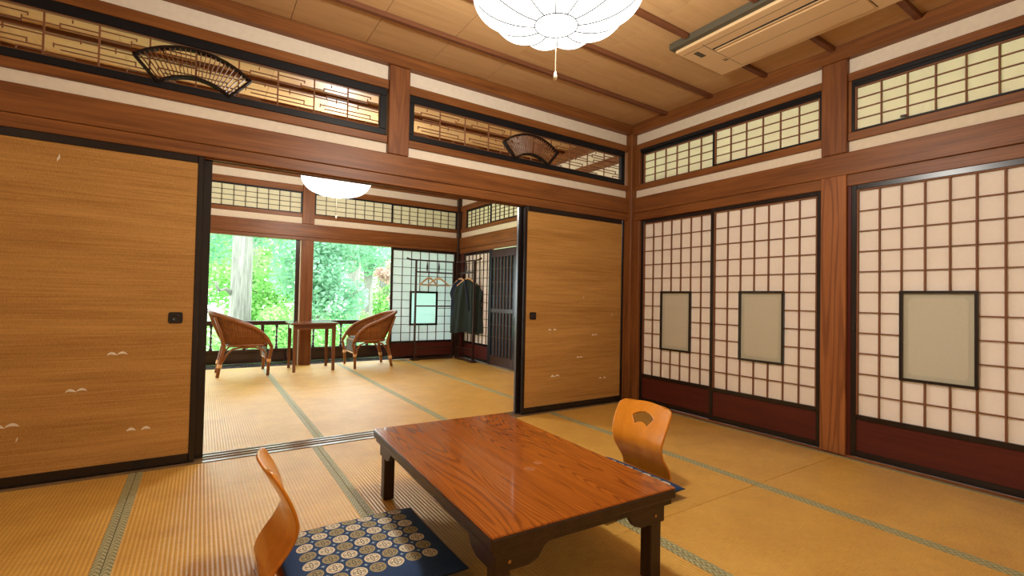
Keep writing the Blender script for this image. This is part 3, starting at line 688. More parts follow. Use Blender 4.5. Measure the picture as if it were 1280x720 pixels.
# ------------------------------------------------------------------ left, back walls of both rooms
LW = tag(thing('wall_left', (XB-0.05, 0, 0)), 'plain plaster left wall of both rooms', 'wall', kind='structure')
box('plaster_panel', (XB-0.06, YB-0.06, -0.04), (XB-0.005, 3.92, 2.76), PLASTER, LW)
for (y0, y1) in ((YB, 0.0), (0.13, 3.80)):
    box('lintel_beam', (XB-0.005, y0, 1.862), (XB+0.02, y1, 2.012), 'cedar', LW, 0.003)
    molding('ceiling_molding', (XB-0.005, y0, 2.65), (XB+0.03, y1, 2.744), LW)
for y in (-3.7, -1.85): box('post', (XB-0.005, y-0.06, 0), (XB+0.03, y+0.06, 1.862), 'cedar', LW, 0.003)
BWL = tag(thing('wall_back', (-2.4, YB-0.05, 0)), 'plain plaster wall behind the viewer', 'wall', kind='structure')
box('plaster_panel', (XB, YB-0.06, -0.04), (0.12, YB-0.005, 2.76), PLASTER, BWL)
box('lintel_beam', (XB+0.03, YB-0.005, 1.862), (-0.03, YB+0.02, 2.012), 'cedar', BWL, 0.003)
molding('ceiling_molding', (XB+0.03, YB-0.005, 2.65), (-0.03, YB+0.03, 2.744), BWL)

# ------------------------------------------------------------------ veranda railing
rl = thing('railing', (-2.4, 4.30, 0), 'dark veranda railing with turned balusters beyond the far opening', 'railing')
RY = 4.30
box('handrail', (XB, RY-0.035, 0.535), (0.05, RY+0.035, 0.598), 'darkwood', rl, 0.01)
box('bottom_rail', (XB, RY-0.04, 0.155), (0.05, RY+0.04, 0.195), 'darkwood', rl, 0.004)
box('skirt_board', (XB, RY-0.02, 0.0), (0.05, RY+0.02, 0.155), 'darkwood', rl, 0.002)
def baluster(x):
    pr = [(0.022, 0.0), (0.022, 0.03), (0.012, 0.04), (0.020, 0.055), (0.011, 0.075), (0.018, 0.12), (0.010, 0.15), (0.013, 0.158), (0.024, 0.170), (0.013, 0.182), (0.010, 0.20), (0.016, 0.25), (0.010, 0.285), (0.018, 0.295), (0.012, 0.305), (0.022, 0.315), (0.022, 0.34)]
    q = MB(); q.lathe(pr, (x, RY, 0.195), 12); return q.build('baluster', 'darkwood', rl, smooth=True)
for x in (-4.66, -4.26, -3.86, -3.46, -3.06, -2.655, -2.155, -1.755, -1.345, -0.94, -0.54, -0.14): baluster(x)
for x in (-2.84, -2.40, -0.02): box('newel', (x-0.022, RY-0.022, 0.195), (x+0.022, RY+0.022, 0.535), 'darkwood', rl, 0.003)
box('newel', (XB, RY-0.022, 0.195), (XB+0.04, RY+0.022, 0.535), 'darkwood', rl, 0.003)

# ------------------------------------------------------------------ lamps
def paper_lamp(loc, label, cordz, zb, hgt):
    cx, cy = loc; t = thing('ceiling_lamp', (cx, cy, 2.745), label, 'lamp', 'paper ceiling lamps')
    R = 0.340; OFF = -math.radians(10); n = 12; rseg = 10; m = 8
    q = MB(); rings = []
    def prof(s):  # s 0..1 from bottom ring to rim
        return 0.085+(R-0.085)*math.sin(s*PI/2)**0.95, zb+hgt*(1-math.cos(s*PI/2))**0.85
    vs = []; fs = []; na = n*m
    for i in range(rseg+1):
        s = i/rseg; r, z = prof(s)
        for k in range(na):
            a = 2*PI*k/na+OFF; f = abs(math.sin(PI*k/m))
            bulge = f**0.8*(0.020*s); down = -0.012*f*math.sin(PI*min(1, s*0.98))
            vs.append((cx+(r+bulge)*math.cos(a), cy+(r+bulge)*math.sin(a), z+down))
    for (rr, zz) in ((0.97, 0.03), (0.80, 0.10), (0.45, 0.16), (0.0, 0.18)):
        for k in range(na):
            a = 2*PI*k/na+OFF; f = abs(math.sin(PI*k/m)); r = (R+0.020*f**0.8)*rr
            vs.append((cx+r*math.cos(a), cy+r*math.sin(a), zb+hgt+zz))
    nr = rseg+5
    for i in range(nr-1):
        for k in range(na): k2 = (k+1) % na; fs.append((i*na+k, i*na+k2, (i+1)*na+k2, (i+1)*na+k))
    fs.append(tuple(range(na))[::-1]); q.add(vs, fs)
    q.build('paper_shade', SHADE, t, smooth=True)
    bl = bpy.data.lights.new('bulb', 'POINT'); bl.energy = BULB_WATTS; bl.color = SHADE_COLOR[:3]; bl.shadow_soft_size = 0.09
    link(bpy.data.objects.new('bulb', bl), t, (cx, cy, zb+0.16))
    for j in range(n):
        a = 2*PI*j/n+OFF; pts = []
        for i in range(rseg+1):
            r, z = prof(i/rseg); pts.append((cx+(r+0.001)*math.cos(a), cy+(r+0.001)*math.sin(a), z-0.0025))
        w = MB(); w.tube(pts, 0.0020, 5); w.build('wire_rib', WIRE, t)
    w = MB(); pts = [(cx+0.087*math.cos(2*PI*k/32), cy+0.087*math.sin(2*PI*k/32), zb-0.001) for k in range(33)]; w.tube(pts, 0.002, 6); w.build('wire_ring', WIRE, t)
    w = MB(); w.lathe([(0.055, 2.70), (0.06, 2.744)], (cx, cy, 0), 20); w.build('ceiling_rose', CORD, t)
    w = MB(); w.tube([(cx, cy, 2.43), (cx, cy, 2.70)], 0.012, 10); w.build('hanging_rod', CORD, t)
    w = MB(); w.tube([(cx, cy, zb-0.002), (cx, cy, cordz+0.03)], 0.0018, 6); pc = w.build('pull_cord', CORD, t)
    w = MB(); w.lathe([(0.003, 0.032), (0.007, 0.012), (0.0075, 0.0), (0.004, -0.004)], (cx, cy, cordz), 10); w.build('cord_knob', CORD, pc, smooth=True)
    return t
paper_lamp((-2.42, -1.830), 'large white petalled paper ceiling lamp over the low table', 1.872, 2.09, 0.16)
paper_lamp((-2.42, 1.86), 'white paper ceiling lamp in the far room, seen under the beam', 1.79, 2.03, 0.19)

# ------------------------------------------------------------------ air conditioner
ac = thing('air_conditioner', (-0.67, -1.82, 2.744), 'beige ceiling cassette air conditioner beside the main lamp', 'air conditioner')
box('surround', (-0.965, -2.43, 2.700), (-0.372, -1.215, 2.745), ACDARK, ac, 0.004)
box('casing', (-0.925, -2.41, 2.680), (-0.388, -1.235, 2.702), ACBEIGE, ac, 0.008)
box('intake_panel', (-0.735, -2.22, 2.672), (-0.440, -1.42, 2.682), ACBEIGE, ac, 0.004)
box('outlet_slot', (-0.782, -2.22, 2.6785), (-0.745, -1.42, 2.682), LACQUER, ac)
box('louvre', (-0.765, -2.215, 2.675), (-0.752, -1.425, 2.679), ACBEIGE, ac, 0.001)
box('panel_groove', (-0.600, -2.22, 2.6715), (-0.597, -1.42, 2.673), ACDARK, ac)
box('panel_groove', (-0.86, -2.22, 2.679), (-0.857, -1.25, 2.681), ACDARK, ac)
box('panel_seam', (-0.88, -1.416, 2.679), (-0.43, -1.412, 2.681), ACDARK, ac); box('panel_seam', (-0.88, -2.226, 2.679), (-0.43, -2.222, 2.681), ACDARK, ac)
box('indicator_window', (-0.83, -1.345, 2.678), (-0.74, -1.310, 2.681), ACDARK, ac, label='small receiver window')
for yy in (-1.40, -1.385): box('clip', (-0.60, yy, 2.6775), (-0.565, yy+0.006, 2.681), ACDARK, ac)

# ------------------------------------------------------------------ low table
def local_thing(name, label, cat, group=None): return thing(name, (0, 0, 0), label, cat, group)
tb = local_thing('low_table', 'low wooden table with glossy red-brown grained top in the main room', 'table')
LX, LY, H = 0.374, 0.612, 0.330
top = box('tabletop', (-LX+0.002, -LY+0.002, H-0.008), (LX-0.002, LY-0.002, H), 'table', tb, 0.003)
box('edge_band', (-LX, -LY, H-0.040), (LX, LY, H-0.004), 'tableleg', tb, 0.006)
me = MB(); me.box((-LX+0.012, -LY+0.012, H-0.060), (LX-0.012, LY-0.012, H-0.036)); e = me.build('under_frame', 'tableleg', tb)
for sx in (-1, 1):
    for sy in (-1, 1):
        x, y = sx*(LX-0.060), sy*(LY-0.062); w = 0.026
        box('leg', (x-w, y-w, 0.002), (x+w, y+w, H-0.060), 'tableleg', tb, 0.004)
        # shaped aprons by each corner
        for ax in ('x', 'y'):
            prof = [(0.0, 0.0), (0.20, 0.0), (0.17, -0.018), (0.145, -0.050), (0.115, -0.062), (0.0, -0.062)]
            q = MB(); zt = H-0.060
            vs = []
            for d in (0, 0.018):
                for (u, zz) in prof:
                    if ax == 'x': vs.append((sx*(LX-0.030-u), sy*(LY-0.028-d), zt+zz))
                    else: vs.append((sx*(LX-0.028-d), sy*(LY-0.030-u), zt+zz))
            n = len(prof); q.add(vs, [tuple(range(n)), tuple(range(2*n-1, n-1, -1))]+[(i, (i+1) % n, n+(i+1) % n, n+i) for i in range(n)])
            ap = q.build('corner_apron', 'tableleg', tb)
            if ax == 'x':
                bq = MB(); r = 0.0055; vs = []; nn = 10
                for d in (0.0, 0.003):
                    for k in range(nn): aa = 2*PI*k/nn; vs.append((sx*(LX-0.075)+r*math.cos(aa), sy*(LY-0.028+d), zt-0.035+r*math.sin(aa)))
                bq.add(vs, [tuple(range(nn)), tuple(range(2*nn-1, nn-1, -1))]+[(i, (i+1) % nn, nn+(i+1) % nn, nn+i) for i in range(nn)])
                bq.build('rivet', BRASS, ap)
def disc(name, x, y, r, m, parent, z):
    q = MB(); n = 28; q.add([(x+r*math.cos(2*PI*k/n), y+r*math.sin(2*PI*k/n), z) for k in range(n)]+[(x+r*0.98*math.cos(2*PI*k/n), y+r*0.98*math.sin(2*PI*k/n), z+0.0004) for k in range(n)],
        [tuple(range(n, 2*n))]+[(i, (i+1) % n, n+(i+1) % n, n+i) for i in range(n)])
    return q.build(name, m, parent)
RINGM = simple('pale_water_mark', (0.34, 0.115, 0.040), 0.3, noise=0.3, nscale=60)
disc('cup_mark', 0.010, -0.215, 0.021, RINGM, tb, H); disc('cup_mark', 0.075, -0.175, 0.018, RINGM, tb, H)
tb.location = (-2.500, -1.600, 0.0018); tb.rotation_euler = (0, 0, -math.radians(2.2))
# ------------------------------------------------------------------ legless chairs and floor cushions
def zaisu(label):
    t = local_thing('legless_chair', label, 'legless chair', 'legless chairs at the low table')
    # side profile (u forward, z up)
    ctrl = [(0.30, 0.012), (0.10, 0.010), (-0.02, 0.014), (-0.060, 0.040), (-0.062, 0.075), (-0.045, 0.115), (-0.015, 0.160), (0.006, 0.205), (0.008, 0.245), (-0.006, 0.290), (-0.030, 0.340), (-0.055, 0.385), (-0.080, 0.430)]
    hw =   [0.170, 0.175, 0.172, 0.166, 0.162, 0.160, 0.161, 0.165, 0.171, 0.178, 0.182, 0.181, 0.177]
    def cr(P, i, t_):
        p0, p1, p2, p3 = P[max(i-1, 0)], P[i], P[min(i+1, len(P)-1)], P[min(i+2, len(P)-1)]
        return tuple(0.5*((2*b)+(-a+c)*t_+(2*a-5*b+4*c-d)*t_*t_+(-a+3*b-3*c+d)*t_**3) for a, b, c, d in zip(p0, p1, p2, p3))
    full = [(a[0], a[1], w) for a, w in zip(ctrl, hw)]; path = []
    for i in range(len(full)-1):
        for k in range(4): path.append(cr(full, i, k/4))
    path.append(full[-1])
    NV = 24; rows = []
    for j, (u, z, w) in enumerate(path):
        row = []
        fr = j/(len(path)-1)
        for k in range(NV+1):
            s = -1+2*k/NV
            back = max(0, (z-0.05)/0.38)
            uu = u + 0.030*back*(s*s) ; zz = z
            if z > 0.36: zz -= 0.016*(abs(s)**6)*((z-0.36)/0.07)
            row.append((uu, s*w, zz))
        rows.append(row)
    # fan shaped cut out in the back: faces whose centre is inside are dropped after a finer remesh of coordinates
    vs = [p for r in rows for p in r]; fs = []
    def inside(y, z):
        cz = 0.262; r = math.hypot(y, z-cz); a = abs(math.atan2(y, z-cz)); return 0.064 < r < 0.115 and a < math.radians(40)
    back = MB(); seat = MB(); NB = NV+1
    split = 14
    # seat board
    sv = rows[:split+1]; seat.add([p for r in sv for p in r], [(j*NB+k, (j+1)*NB+k, (j+1)*NB+k+1, j*NB+k+1) for j in range(split) for k in range(NV)])
    # back board on a denser grid so the hand hole has a clean edge
    dense = []
    B = path[split:]
    def samp(v):
        x = v*(len(B)-1); i = min(int(x), len(B)-2); f = x-i; return tuple(a*(1-f)+b*f for a, b in zip(B[i], B[i+1]))
    NR, NC = 90, 72
    for j in range(NR+1):
        u, z, w = samp(j/NR)
        row = []
        for k in range(NC+1):
            s = -1+2*k/NC; bk = max(0, (z-0.05)/0.38)
            zz = z-(0.010*(s*s)*((z-0.36)/0.07) if z > 0.36 else 0)
            ww = w
            if z > 0.402: ww = w-0.028+math.sqrt(max(0.0, 0.028**2-(z-0.402)**2))
            row.append((u-0.0+0.030*bk*(s*s), s*ww, zz))
        dense.append(row)
    bv = [p for r in dense for p in r]; bf = []; M1 = NC+1
    for j in range(NR):
        for k in range(NC):
            idx = (j*M1+k, (j+1)*M1+k, (j+1)*M1+k+1, j*M1+k+1)
            y = sum(bv[i][1] for i in idx)/4; z = sum(bv[i][2] for i in idx)/4
            if not inside(y, z): bf.append(idx)
    # snap the border of the hole onto the fan outline
    used = set(i for f in bf for i in f); cz = 0.262; A = math.radians(40)
    for i, p in enumerate(bv):
        if i in used and inside(p[1], p[2]):
            y, z = p[1], p[2]; r = math.hypot(y, z-cz); a = math.atan2(y, z-cz)
            opts = [(abs(r-0.064), 0.064, a), (abs(r-0.115), 0.115, a), (abs(abs(a)-A)*r, r, math.copysign(A, a))]
            _, r, a = min(opts); bv[i] = (p[0], r*math.sin(a), cz+r*math.cos(a))
    back.add(bv, bf)
    for q, nm in ((seat, 'seat_board'), (back, 'backrest')):
        o = q.build(nm, wood('ply', axis='Z', **WOODS['ply']), t, local=True, smooth=True)
        md = o.modifiers.new('thickness', 'SOLIDIFY'); md.thickness = 0.010; md.offset = 0.0
    return t
z1 = zaisu('orange plywood legless chair left of the low table, behind the patterned cushion')
z1.location = (-3.325, -1.500, 0.0)
z2 = copy_tree(z1); z2['label'] = 'orange plywood legless chair right of the low table, showing its fan-shaped hole'
z2.location = (-1.562, -1.530, 0.0); z2.rotation_euler = (0, 0, PI+math.radians(1))

def cushion(label):
    t = local_thing('floor_cushion', label, 'floor cushion', 'square floor cushions at the low table')
    n = 36; hx = 0.275; vs = []; 
    def prof(u, v):
        d = min(1-abs(u), 1-abs(v)); e = (1-u**6)*(1-v**6)
        return max(0.0, e)**0.5
    for side in (1, -1):
        for i in range(n+1):
            for j in range(n+1):
                u = -1+2*i/n; v = -1+2*j/n
                u_ = math.sin(u*PI/2*0.96)/math.sin(PI/2*0.96); v_ = math.sin(v*PI/2*0.96)/math.sin(PI/2*0.96)
                k = 0.018*(1-abs(v_)**2)*0+1
                pin = 1-0.035*(1-v_*v_)*abs(u_)**8*0.6; pin2 = 1-0.035*(1-u_*u_)*abs(v_)**8*0.6
                h = prof(u_, v_); z = 0.030+side*0.029*h*(1.0+0.12*math.cos(u_*PI/2)*math.cos(v_*PI/2))
                if side > 0: z += 0.0015*math.sin(9*u_+3*v_)*h
                z = max(z, 0.0015)
                vs.append((u_*hx*pin, v_*hx*pin2, z))
    m = (n+1)*(n+1); fs = []
    for i in range(n):
        for j in range(n):
            a = i*(n+1)+j; fs.append((a, a+n+1, a+n+2, a+1)); a += m; fs.append((a, a+1, a+n+2, a+n+1))
    q = MB(); q.add(vs, fs); c = q.build('cushion_cover', CUSHION, t, local=True, smooth=True)
    s = MB(); loop = []
    for (i, j) in [(i, 0) for i in range(n)]+[(n, j) for j in range(n)]+[(n-i, n) for i in range(n)]+[(0, n-j) for j in range(n+1)]: loop.append(vs[i*(n+1)+j])
    s.tube(loop, 0.0022, 6); s.build('seam_piping', NAVYROBE, t, local=True)
    return t
c1 = cushion('navy floor cushion patterned with cream roundels in front of the left chair'); c1.location = (-3.052, -1.575, 0.0195)
c2 = copy_tree(c1); c2['label'] = 'navy floor cushion in front of the right legless chair, partly under the table'; c2.location = (-1.795, -1.52, 0.0195); c2.rotation_euler = (0, 0, PI)

# ------------------------------------------------------------------ side table in the far room
st = local_thing('side_table', 'small dark wooden side table between the two rattan chairs', 'table')
box('tabletop', (-0.285, -0.26, 0.598), (0.285, 0.26, 0.622), 'side', st, 0.006)
box('apron', (-0.245, -0.225, 0.540), (0.245, -0.205, 0.598), 'side', st, 0.002); box('apron', (-0.245, 0.205, 0.540), (0.245, 0.225, 0.598), 'side', st, 0.002)
box('apron', (-0.250, -0.205, 0.540), (-0.230, 0.205, 0.598), 'side', st, 0.002); box('apron', (0.230, -0.205, 0.540), (0.250, 0.205, 0.598), 'side', st, 0.002)
for sx in (-1, 1):
    for sy in (-1, 1):
        q = MB(); x, y = sx*0.235, sy*0.213; a, b_ = 0.023, 0.017
        q.add([(x-b_, y-b_, 0.002), (x+b_, y-b_, 0.002), (x+b_, y+b_, 0.002), (x-b_, y+b_, 0.002), (x-a, y-a, 0.598), (x+a, y-a, 0.598), (x+a, y+a, 0.598), (x-a, y+a, 0.598)], FACES)
        q.build('leg', 'side', st)
st.location = (-2.352, 3.375, 0.0018)

# ------------------------------------------------------------------ rattan chairs
def tub_chair(label):
    t = local_thing('rattan_chair', label, 'chair', 'rattan tub chairs in the far room')
    # local frame: faces +x, origin on the floor below the seat centre
    HW = 0.27; XF = 0.235; XBk = -0.215; SH = 0.365
    def U(s, xf, xb, hw):   # s 0..1 around the U, starting at front right (y=-hw)
        L1 = xf+0.0; arc = PI*hw; L2 = xf; tot = L1+arc+L2; d = s*tot
        if d < L1: return Vector((xf-d, -hw, 0))
        if d < L1+arc:
            a = (d-L1)/hw; k = -xb/1.0
            return Vector((-math.sin(a)*k, -hw*math.cos(a), 0))
        return Vector((d-L1-arc, hw, 0))
    def toprail(s):
        p = U(s, 0.30, -0.345-0.0, 0.305); c = 1-abs(2*s-1)     # c 0 front .. 1 back
        x = p.x; z = 0.765-(x+0.345)*0.40
        t_ = min(1.0, max(0.0, (x-0.08)/0.22)); z -= 0.17*(1-math.sqrt(1-t_*t_))
        return Vector((x - (0.02 if c > 0 else 0), p.y*(1-0.06*max(0, x/0.3)), z))
    n = 150
    rail = [toprail(i/n) for i in range(n+1)]
    fl = Vector((0.285, -0.285, 0.0)); 
    pts = [Vector((0.262, -0.272, 0.002)), Vector((0.270, -0.276, 0.20)), Vector((0.282, -0.284, 0.38)), Vector((0.290, -0.287, 0.44))]+rail[0:1]
    pts = [Vector((0.262, -0.272, 0.002)), Vector((0.270, -0.276, 0.20)), Vector((0.280, -0.282, 0.36))]+rail+[Vector((0.280, 0.282, 0.36)), Vector((0.270, 0.276, 0.20)), Vector((0.262, 0.272, 0.002))]
    q = MB(); q.tube([p for p in rail], 0.021, 10); q.build('arm_rail', 'rattan', t, local=True, smooth=True)
    for s in (-1, 1):
        q = MB(); e = rail[0] if s < 0 else rail[-1]
        q.tube([(0.262, s*0.272, 0.002), (0.270, s*0.276, 0.20), (0.296, s*0.285, 0.33), (e.x, e.y, e.z)], [0.017, 0.019, 0.020, 0.021], 10); lg = q.build('leg', 'rattan', t, local=True, smooth=True)
        q = MB(); q.tube([(0.2665, s*0.274, 0.165), (0.2695, s*0.276, 0.20)], 0.024, 12); q.build('binding', 'hanger', lg, local=True)
        b0 = Vector((-0.20, s*0.20, SH)); 
        q = MB(); q.tube([(-0.255, s*0.225, 0.002), (-0.235, s*0.215, 0.13), (-0.195, s*0.205, 0.34), (-0.230, s*0.225, 0.52), (-0.295, s*0.215, 0.70)], [0.018, 0.020, 0.021, 0.017, 0.015], 10); lg = q.build('leg', 'rattan', t, local=True, smooth=True)
        q = MB(); q.tube([(-0.238, s*0.217, 0.11), (-0.231, s*0.2135, 0.15)], 0.026, 12); q.build('binding', 'hanger', lg, local=True)
        # arched braces below the seat
        q = MB(); q.tube([(-0.215, s*0.215, 0.165), (-0.165, s*0.225, 0.265), (-0.11, s*0.235, 0.325), (-0.02, s*0.245, 0.342), (0.12, s*0.252, 0.342), (0.20, s*0.258, 0.315), (0.235, s*0.262, 0.26), (0.245, s*0.266, 0.18)], 0.011, 8); q.build('arched_brace', 'rattan', t, local=True, smooth=True)
    q = MB(); seatloop = [U(i/40, XF, -0.20, 0.252)+Vector((0, 0, SH)) for i in range(41)]; seatloop.append(seatloop[0]); q.tube(seatloop, 0.016, 10); q.build('seat_frame', 'rattan', t, local=True, smooth=True)
    # seat sheet
    q = MB(); ring = [U(i/40, XF, -0.20, 0.250)+Vector((0, 0, SH+0.008)) for i in range(41)]
    q.add(ring+[p-Vector((0, 0, 0.014)) for p in ring], [tuple(range(41)), tuple(range(81, 40, -1))]+[(i, i+1, 42+i, 41+i) for i in range(40)]+[(40, 0, 41, 81)]); q.build('seat', OLIVE, t, local=True)
    # seat cushion and hanging front panel of darker weave
    c = MB(); c.box((-0.16, -0.20, SH+0.008), (0.225, 0.20, SH+0.045)); co = c.build('seat_pad', OLIVE, t, local=True); bevelmod(co, 0.015, 3)
    f = MB(); f.box((0.240, -0.245, 0.20), (0.252, 0.245, SH-0.010)); f.build('front_panel', OLIVE, t, local=True, label='dark olive woven front panel')
    f = MB(); f.tube([(0.25, -0.255, 0.195), (0.25, 0.255, 0.195)], 0.009, 8); f.build('front_rail', 'hanger', t, local=True, smooth=True)
    # woven shell between seat frame and arm rail with upright ribs
    NS = 110; q = MB(); vs = []; fs = []; NH = 6
    for i in range(NS+1):
        s = 0.02+0.96*i/NS; a = U(s, XF, -0.20, 0.252)+Vector((0, 0, SH)); b = toprail(s); out = (Vector((a.x, a.y, 0)) if a.x < 0 else Vector((0, a.y, 0))).normalized()
        bump = 0.0045*(1 if i % 2 else -1)
        for j in range(NH+1):
            tt = j/NH; p = a.lerp(b, tt)+out*(0.012*math.sin(PI*tt)+bump); vs.append(p)
    for i in range(NS):
        for j in range(NH): k = i*(NH+1)+j; fs.append((k, k+NH+1, k+NH+2, k+1))
    q.add(vs, fs); o = q.build('woven_shell', 'rattan', t, local=True, smooth=False)
    md = o.modifiers.new('thickness', 'SOLIDIFY'); md.thickness = 0.006
    return t
r1 = tub_chair('rattan tub chair left of the side table, facing right'); r1.location = (-3.150, 3.345, 0.0018)
r2 = copy_tree(r1); r2['label'] = 'rattan tub chair right of the side table, facing left'; r2.location = (-1.575, 3.415, 0.0018); r2.rotation_euler = (0, 0, PI)

# ------------------------------------------------------------------ folding kimono rack
rk = thing('clothes_rack', (-0.16, 3.62, 0), 'dark two-panel folding clothes rack standing in the far corner', 'clothes rack')
def rackpanel(p0, p1, overs, name):
    p0 = Vector(p0); p1 = Vector(p1); d = (p1-p0).normalized(); L = (p1-p0).length; w = 0.013
    ang = math.atan2(d.y, d.x); R_ = Matrix.Rotation(ang, 3, 'Z')
    def B(nm, u0, u1, v0, v1, z0, z1, m='darkwood'):
        q = MB(); q.box((u0, v0, z0), (u1, v1, z1)); q.v = [tuple(p0 + R_ @ Vector(v)) for v in q.v]; return q.build(nm, m, rk)
    B('upright', 0, 2*w, -w, w, 0.03, 1.545); B('upright', L-2*w, L, -w, w, 0.03, 1.545)
    B('foot_rail', 2*w if overs else 0, L-2*w+0.0, -w*1.3, w*1.3, 0.003, 0.03) ; B('low_bar', 2*w, L-2*w, -w*0.8, w*0.8, 0.175, 0.195)
    B('shelf_bar', 2*w, L-2*w, -w*0.8, w*0.8, 0.830, 0.850) if overs < 1 else None
    B('hanging_bar', 2*w, L-2*w, -w*0.8, w*0.8, 1.360, 1.382)
    a = 0.0 if overs < 0 else 0.0
    return B, L
B1, L1 = rackpanel((-0.155, 3.635, 0), (-0.815, 3.655, 0), 0, 'l')
B1('foot', 0.58, 0.70, -0.06, 0.06, 0.0025, 0.028)
def topbar(p0, p1, ext):
    p0 = Vector(p0); p1 = Vector(p1); d = (p1-p0).normalized(); q = MB()
    e = p1+d*ext
    q.tube([p0+Vector((0, 0, 1.555)), p1+Vector((0, 0, 1.555)), p1+d*ext*0.55+Vector((0, 0, 1.558)), e+Vector((0, 0, 1.575))], [0.012, 0.012, 0.013, 0.017], 8); q.build('top_bar', 'darkwood', rk)
topbar((-0.155, 3.635, 0), (-0.815, 3.655, 0), 0.14)
B2, L2 = rackpanel((-0.135, 3.600, 0), (-0.110, 3.02, 0), 1, 'r')
B2('foot', L2-0.10, L2+0.03, -0.05, 0.05, 0.0025, 0.028)
topbar((-0.135, 3.600, 0), (-0.110, 3.02, 0), 0.17)
for x in (-0.62, -0.42):
    q = MB(); q.lathe([(0.004, 1.380), (0.010, 1.40), (0.016, 1.45), (0.010, 1.50), (0.004, 1.545)], (x, 3.650, 0), 10); q.build('spindle', 'darkwood', rk, smooth=True)
q = MB(); q.lathe([(0.004, 1.380), (0.010, 1.40), (0.016, 1.45), (0.010, 1.50), (0.004, 1.545)], (-0.122, 3.28, 0), 10); q.build('spindle', 'darkwood', rk, smooth=True)

# ------------------------------------------------------------------ hangers and robes
def hanger(label, group='wooden coat hangers on the clothes rack'):
    t = local_thing('coat_hanger', label, 'coat hanger', group)   # origin at the top of the hook, spreads along x
    q = MB(); q.tube([(0.012, 0, -0.012), (0.010, 0, 0.002), (0.0, 0, 0.010), (-0.012, 0, 0.004), (-0.014, 0, -0.012), (0, 0, -0.03), (0, 0, -0.095)], 0.0028, 6); q.build('hook', DARKMETAL, t, local=True)
    pts = [(-0.185, -0.205), (-0.15, -0.180), (-0.09, -0.132), (-0.035, -0.094), (0.0, -0.086), (0.035, -0.094), (0.09, -0.132), (0.15, -0.180), (0.185, -0.205)]
    vs = []
    for d in (-0.010, 0.010):
        for (x, z) in pts: vs.append((x, d, z))
        for (x, z) in reversed(pts): vs.append((x, d, z-0.034+0.010*abs(x)/0.185))
    n = 2*len(pts); q = MB(); q.add(vs, [tuple(range(n))[::-1], tuple(range(n, 2*n))]+[(i, (i+1) % n, n+(i+1) % n, n+i) for i in range(n)])
    b = q.build('shoulder_bar', 'hanger', t, local=True); bevelmod(b, 0.004)
    q = MB(); q.tube([(-0.17, 0, -0.218), (0.17, 0, -0.218)], 0.007, 8); q.build('trouser_bar', 'hanger', t, local=True)
    return t
h0 = hanger('bare wooden hanger on the left rack panel, overlapping the other on its left')
h0.location = (-0.585, 3.650, 1.384); h0.rotation_euler = (0, 0, math.radians(16))
h1 = copy_tree(h0); h1['label'] = 'bare wooden hanger on the rack, nearer the corner post'; h1.location = (-0.425, 3.645, 1.384); h1.rotation_euler = (0, 0, math.radians(-10))
h2 = copy_tree(h0); h2['label'] = 'wooden hanger holding up the dark green robe'; h2.location = (-0.120, 3.22, 1.384); h2.rotation_euler = (0, 0, math.radians(128)); 
h3 = copy_tree(h0); h3['label'] = 'wooden hanger behind, holding up the navy robe'; h3.location = (-0.128, 3.45, 1.384); h3.rotation_euler = (0, 0, math.radians(112))
def robe(loc, ang, m, label, Wt, Wb, z0, z1, sl, seed, th=0.05):
    """hanging robe: origin at hook; local x across the shoulders"""
    t = thing('robe', (0, 0, 0), label, 'robe', 'robes hanging on the clothes rack')
    n = 64; L = 26; vs = []; fs = []; rr = random.Random(seed); ph = [rr.uniform(0, 6) for _ in range(4)]
    for i in range(L+1):
        f = i/L; z = z0+(z1-z0)*f
        w = Wt*(0.30+0.70*min(1, (f/0.16))**0.7)*(1-f)+ (Wb)*f if f > 0.10 else Wt*(0.16+0.84*(f/0.10)**0.8)
        w = min(w, Wt) if f <= 0.10 else Wt+(Wb-Wt)*(f-0.1)/0.9
        tk = th*(0.35+0.9*min(1, f*3))
        for k in range(n):
            a = 2*PI*k/n; s = math.cos(a); c = math.sin(a)
            fold = (0.030*math.sin(8*s+ph[0])+0.016*math.sin(15*s+ph[1]+2*f))*min(1, 0.25+f*1.6)
            zz = z - 0.008*abs(s)**1.5 + (0.012*math.sin(5*s+ph[2]) if i == L else 0)
            vs.append((s*w/2, c*tk+fold*(1 if c > 0 else 0.8), zz))
    for i in range(L):
        for k in range(n): k2 = (k+1) % n; fs.append((i*n+k, i*n+k2, (i+1)*n+k2, (i+1)*n+k))
    fs.append(tuple(range(n)))
    q = MB(); q.add(vs, fs); q.build('body', m, t, local=True, smooth=True)
    for s in (-1, 1):
        q = MB(); vs = []; fs = []; n2 = 20; L2_ = 12
        for i in range(L2_+1):
            f = i/L2_
            x = s*(Wt*0.42+0.15*f*sl); zt = z0-0.085-0.12*f; dep = 0.12+0.34*f*sl
            for k in range(n2):
                a = 2*PI*k/n2; vs.append((x+0.035*math.sin(a)*f*s, 0.028*math.cos(a)*(1+0.3*math.sin(6*f+s)), zt-dep/2+dep/2*math.sin(a)))
        for i in range(L2_):
            for k in range(n2): k2 = (k+1) % n2; fs.append((i*n2+k, i*n2+k2, (i+1)*n2+k2, (i+1)*n2+k))
        fs += [tuple(range(n2)), tuple(range(L2_*n2, (L2_+1)*n2))[::-1]]
        q.add(vs, fs); q.build('sleeve', m, t, local=True, smooth=True)
    # overlapping neck band
    q = MB(); q.tube([(-0.045, -th*0.5, z0-0.005), (-0.02, -th*0.95, z0-0.10), (0.03, -th*1.35, z0-0.30), (0.06, -th*1.45, z0-0.5)], 0.012, 6); q.build('neck_band', NAVYROBE if m is GREENROBE else m, t, local=True, smooth=True)
    t.location = loc; t.rotation_euler = (0, 0, ang); return t
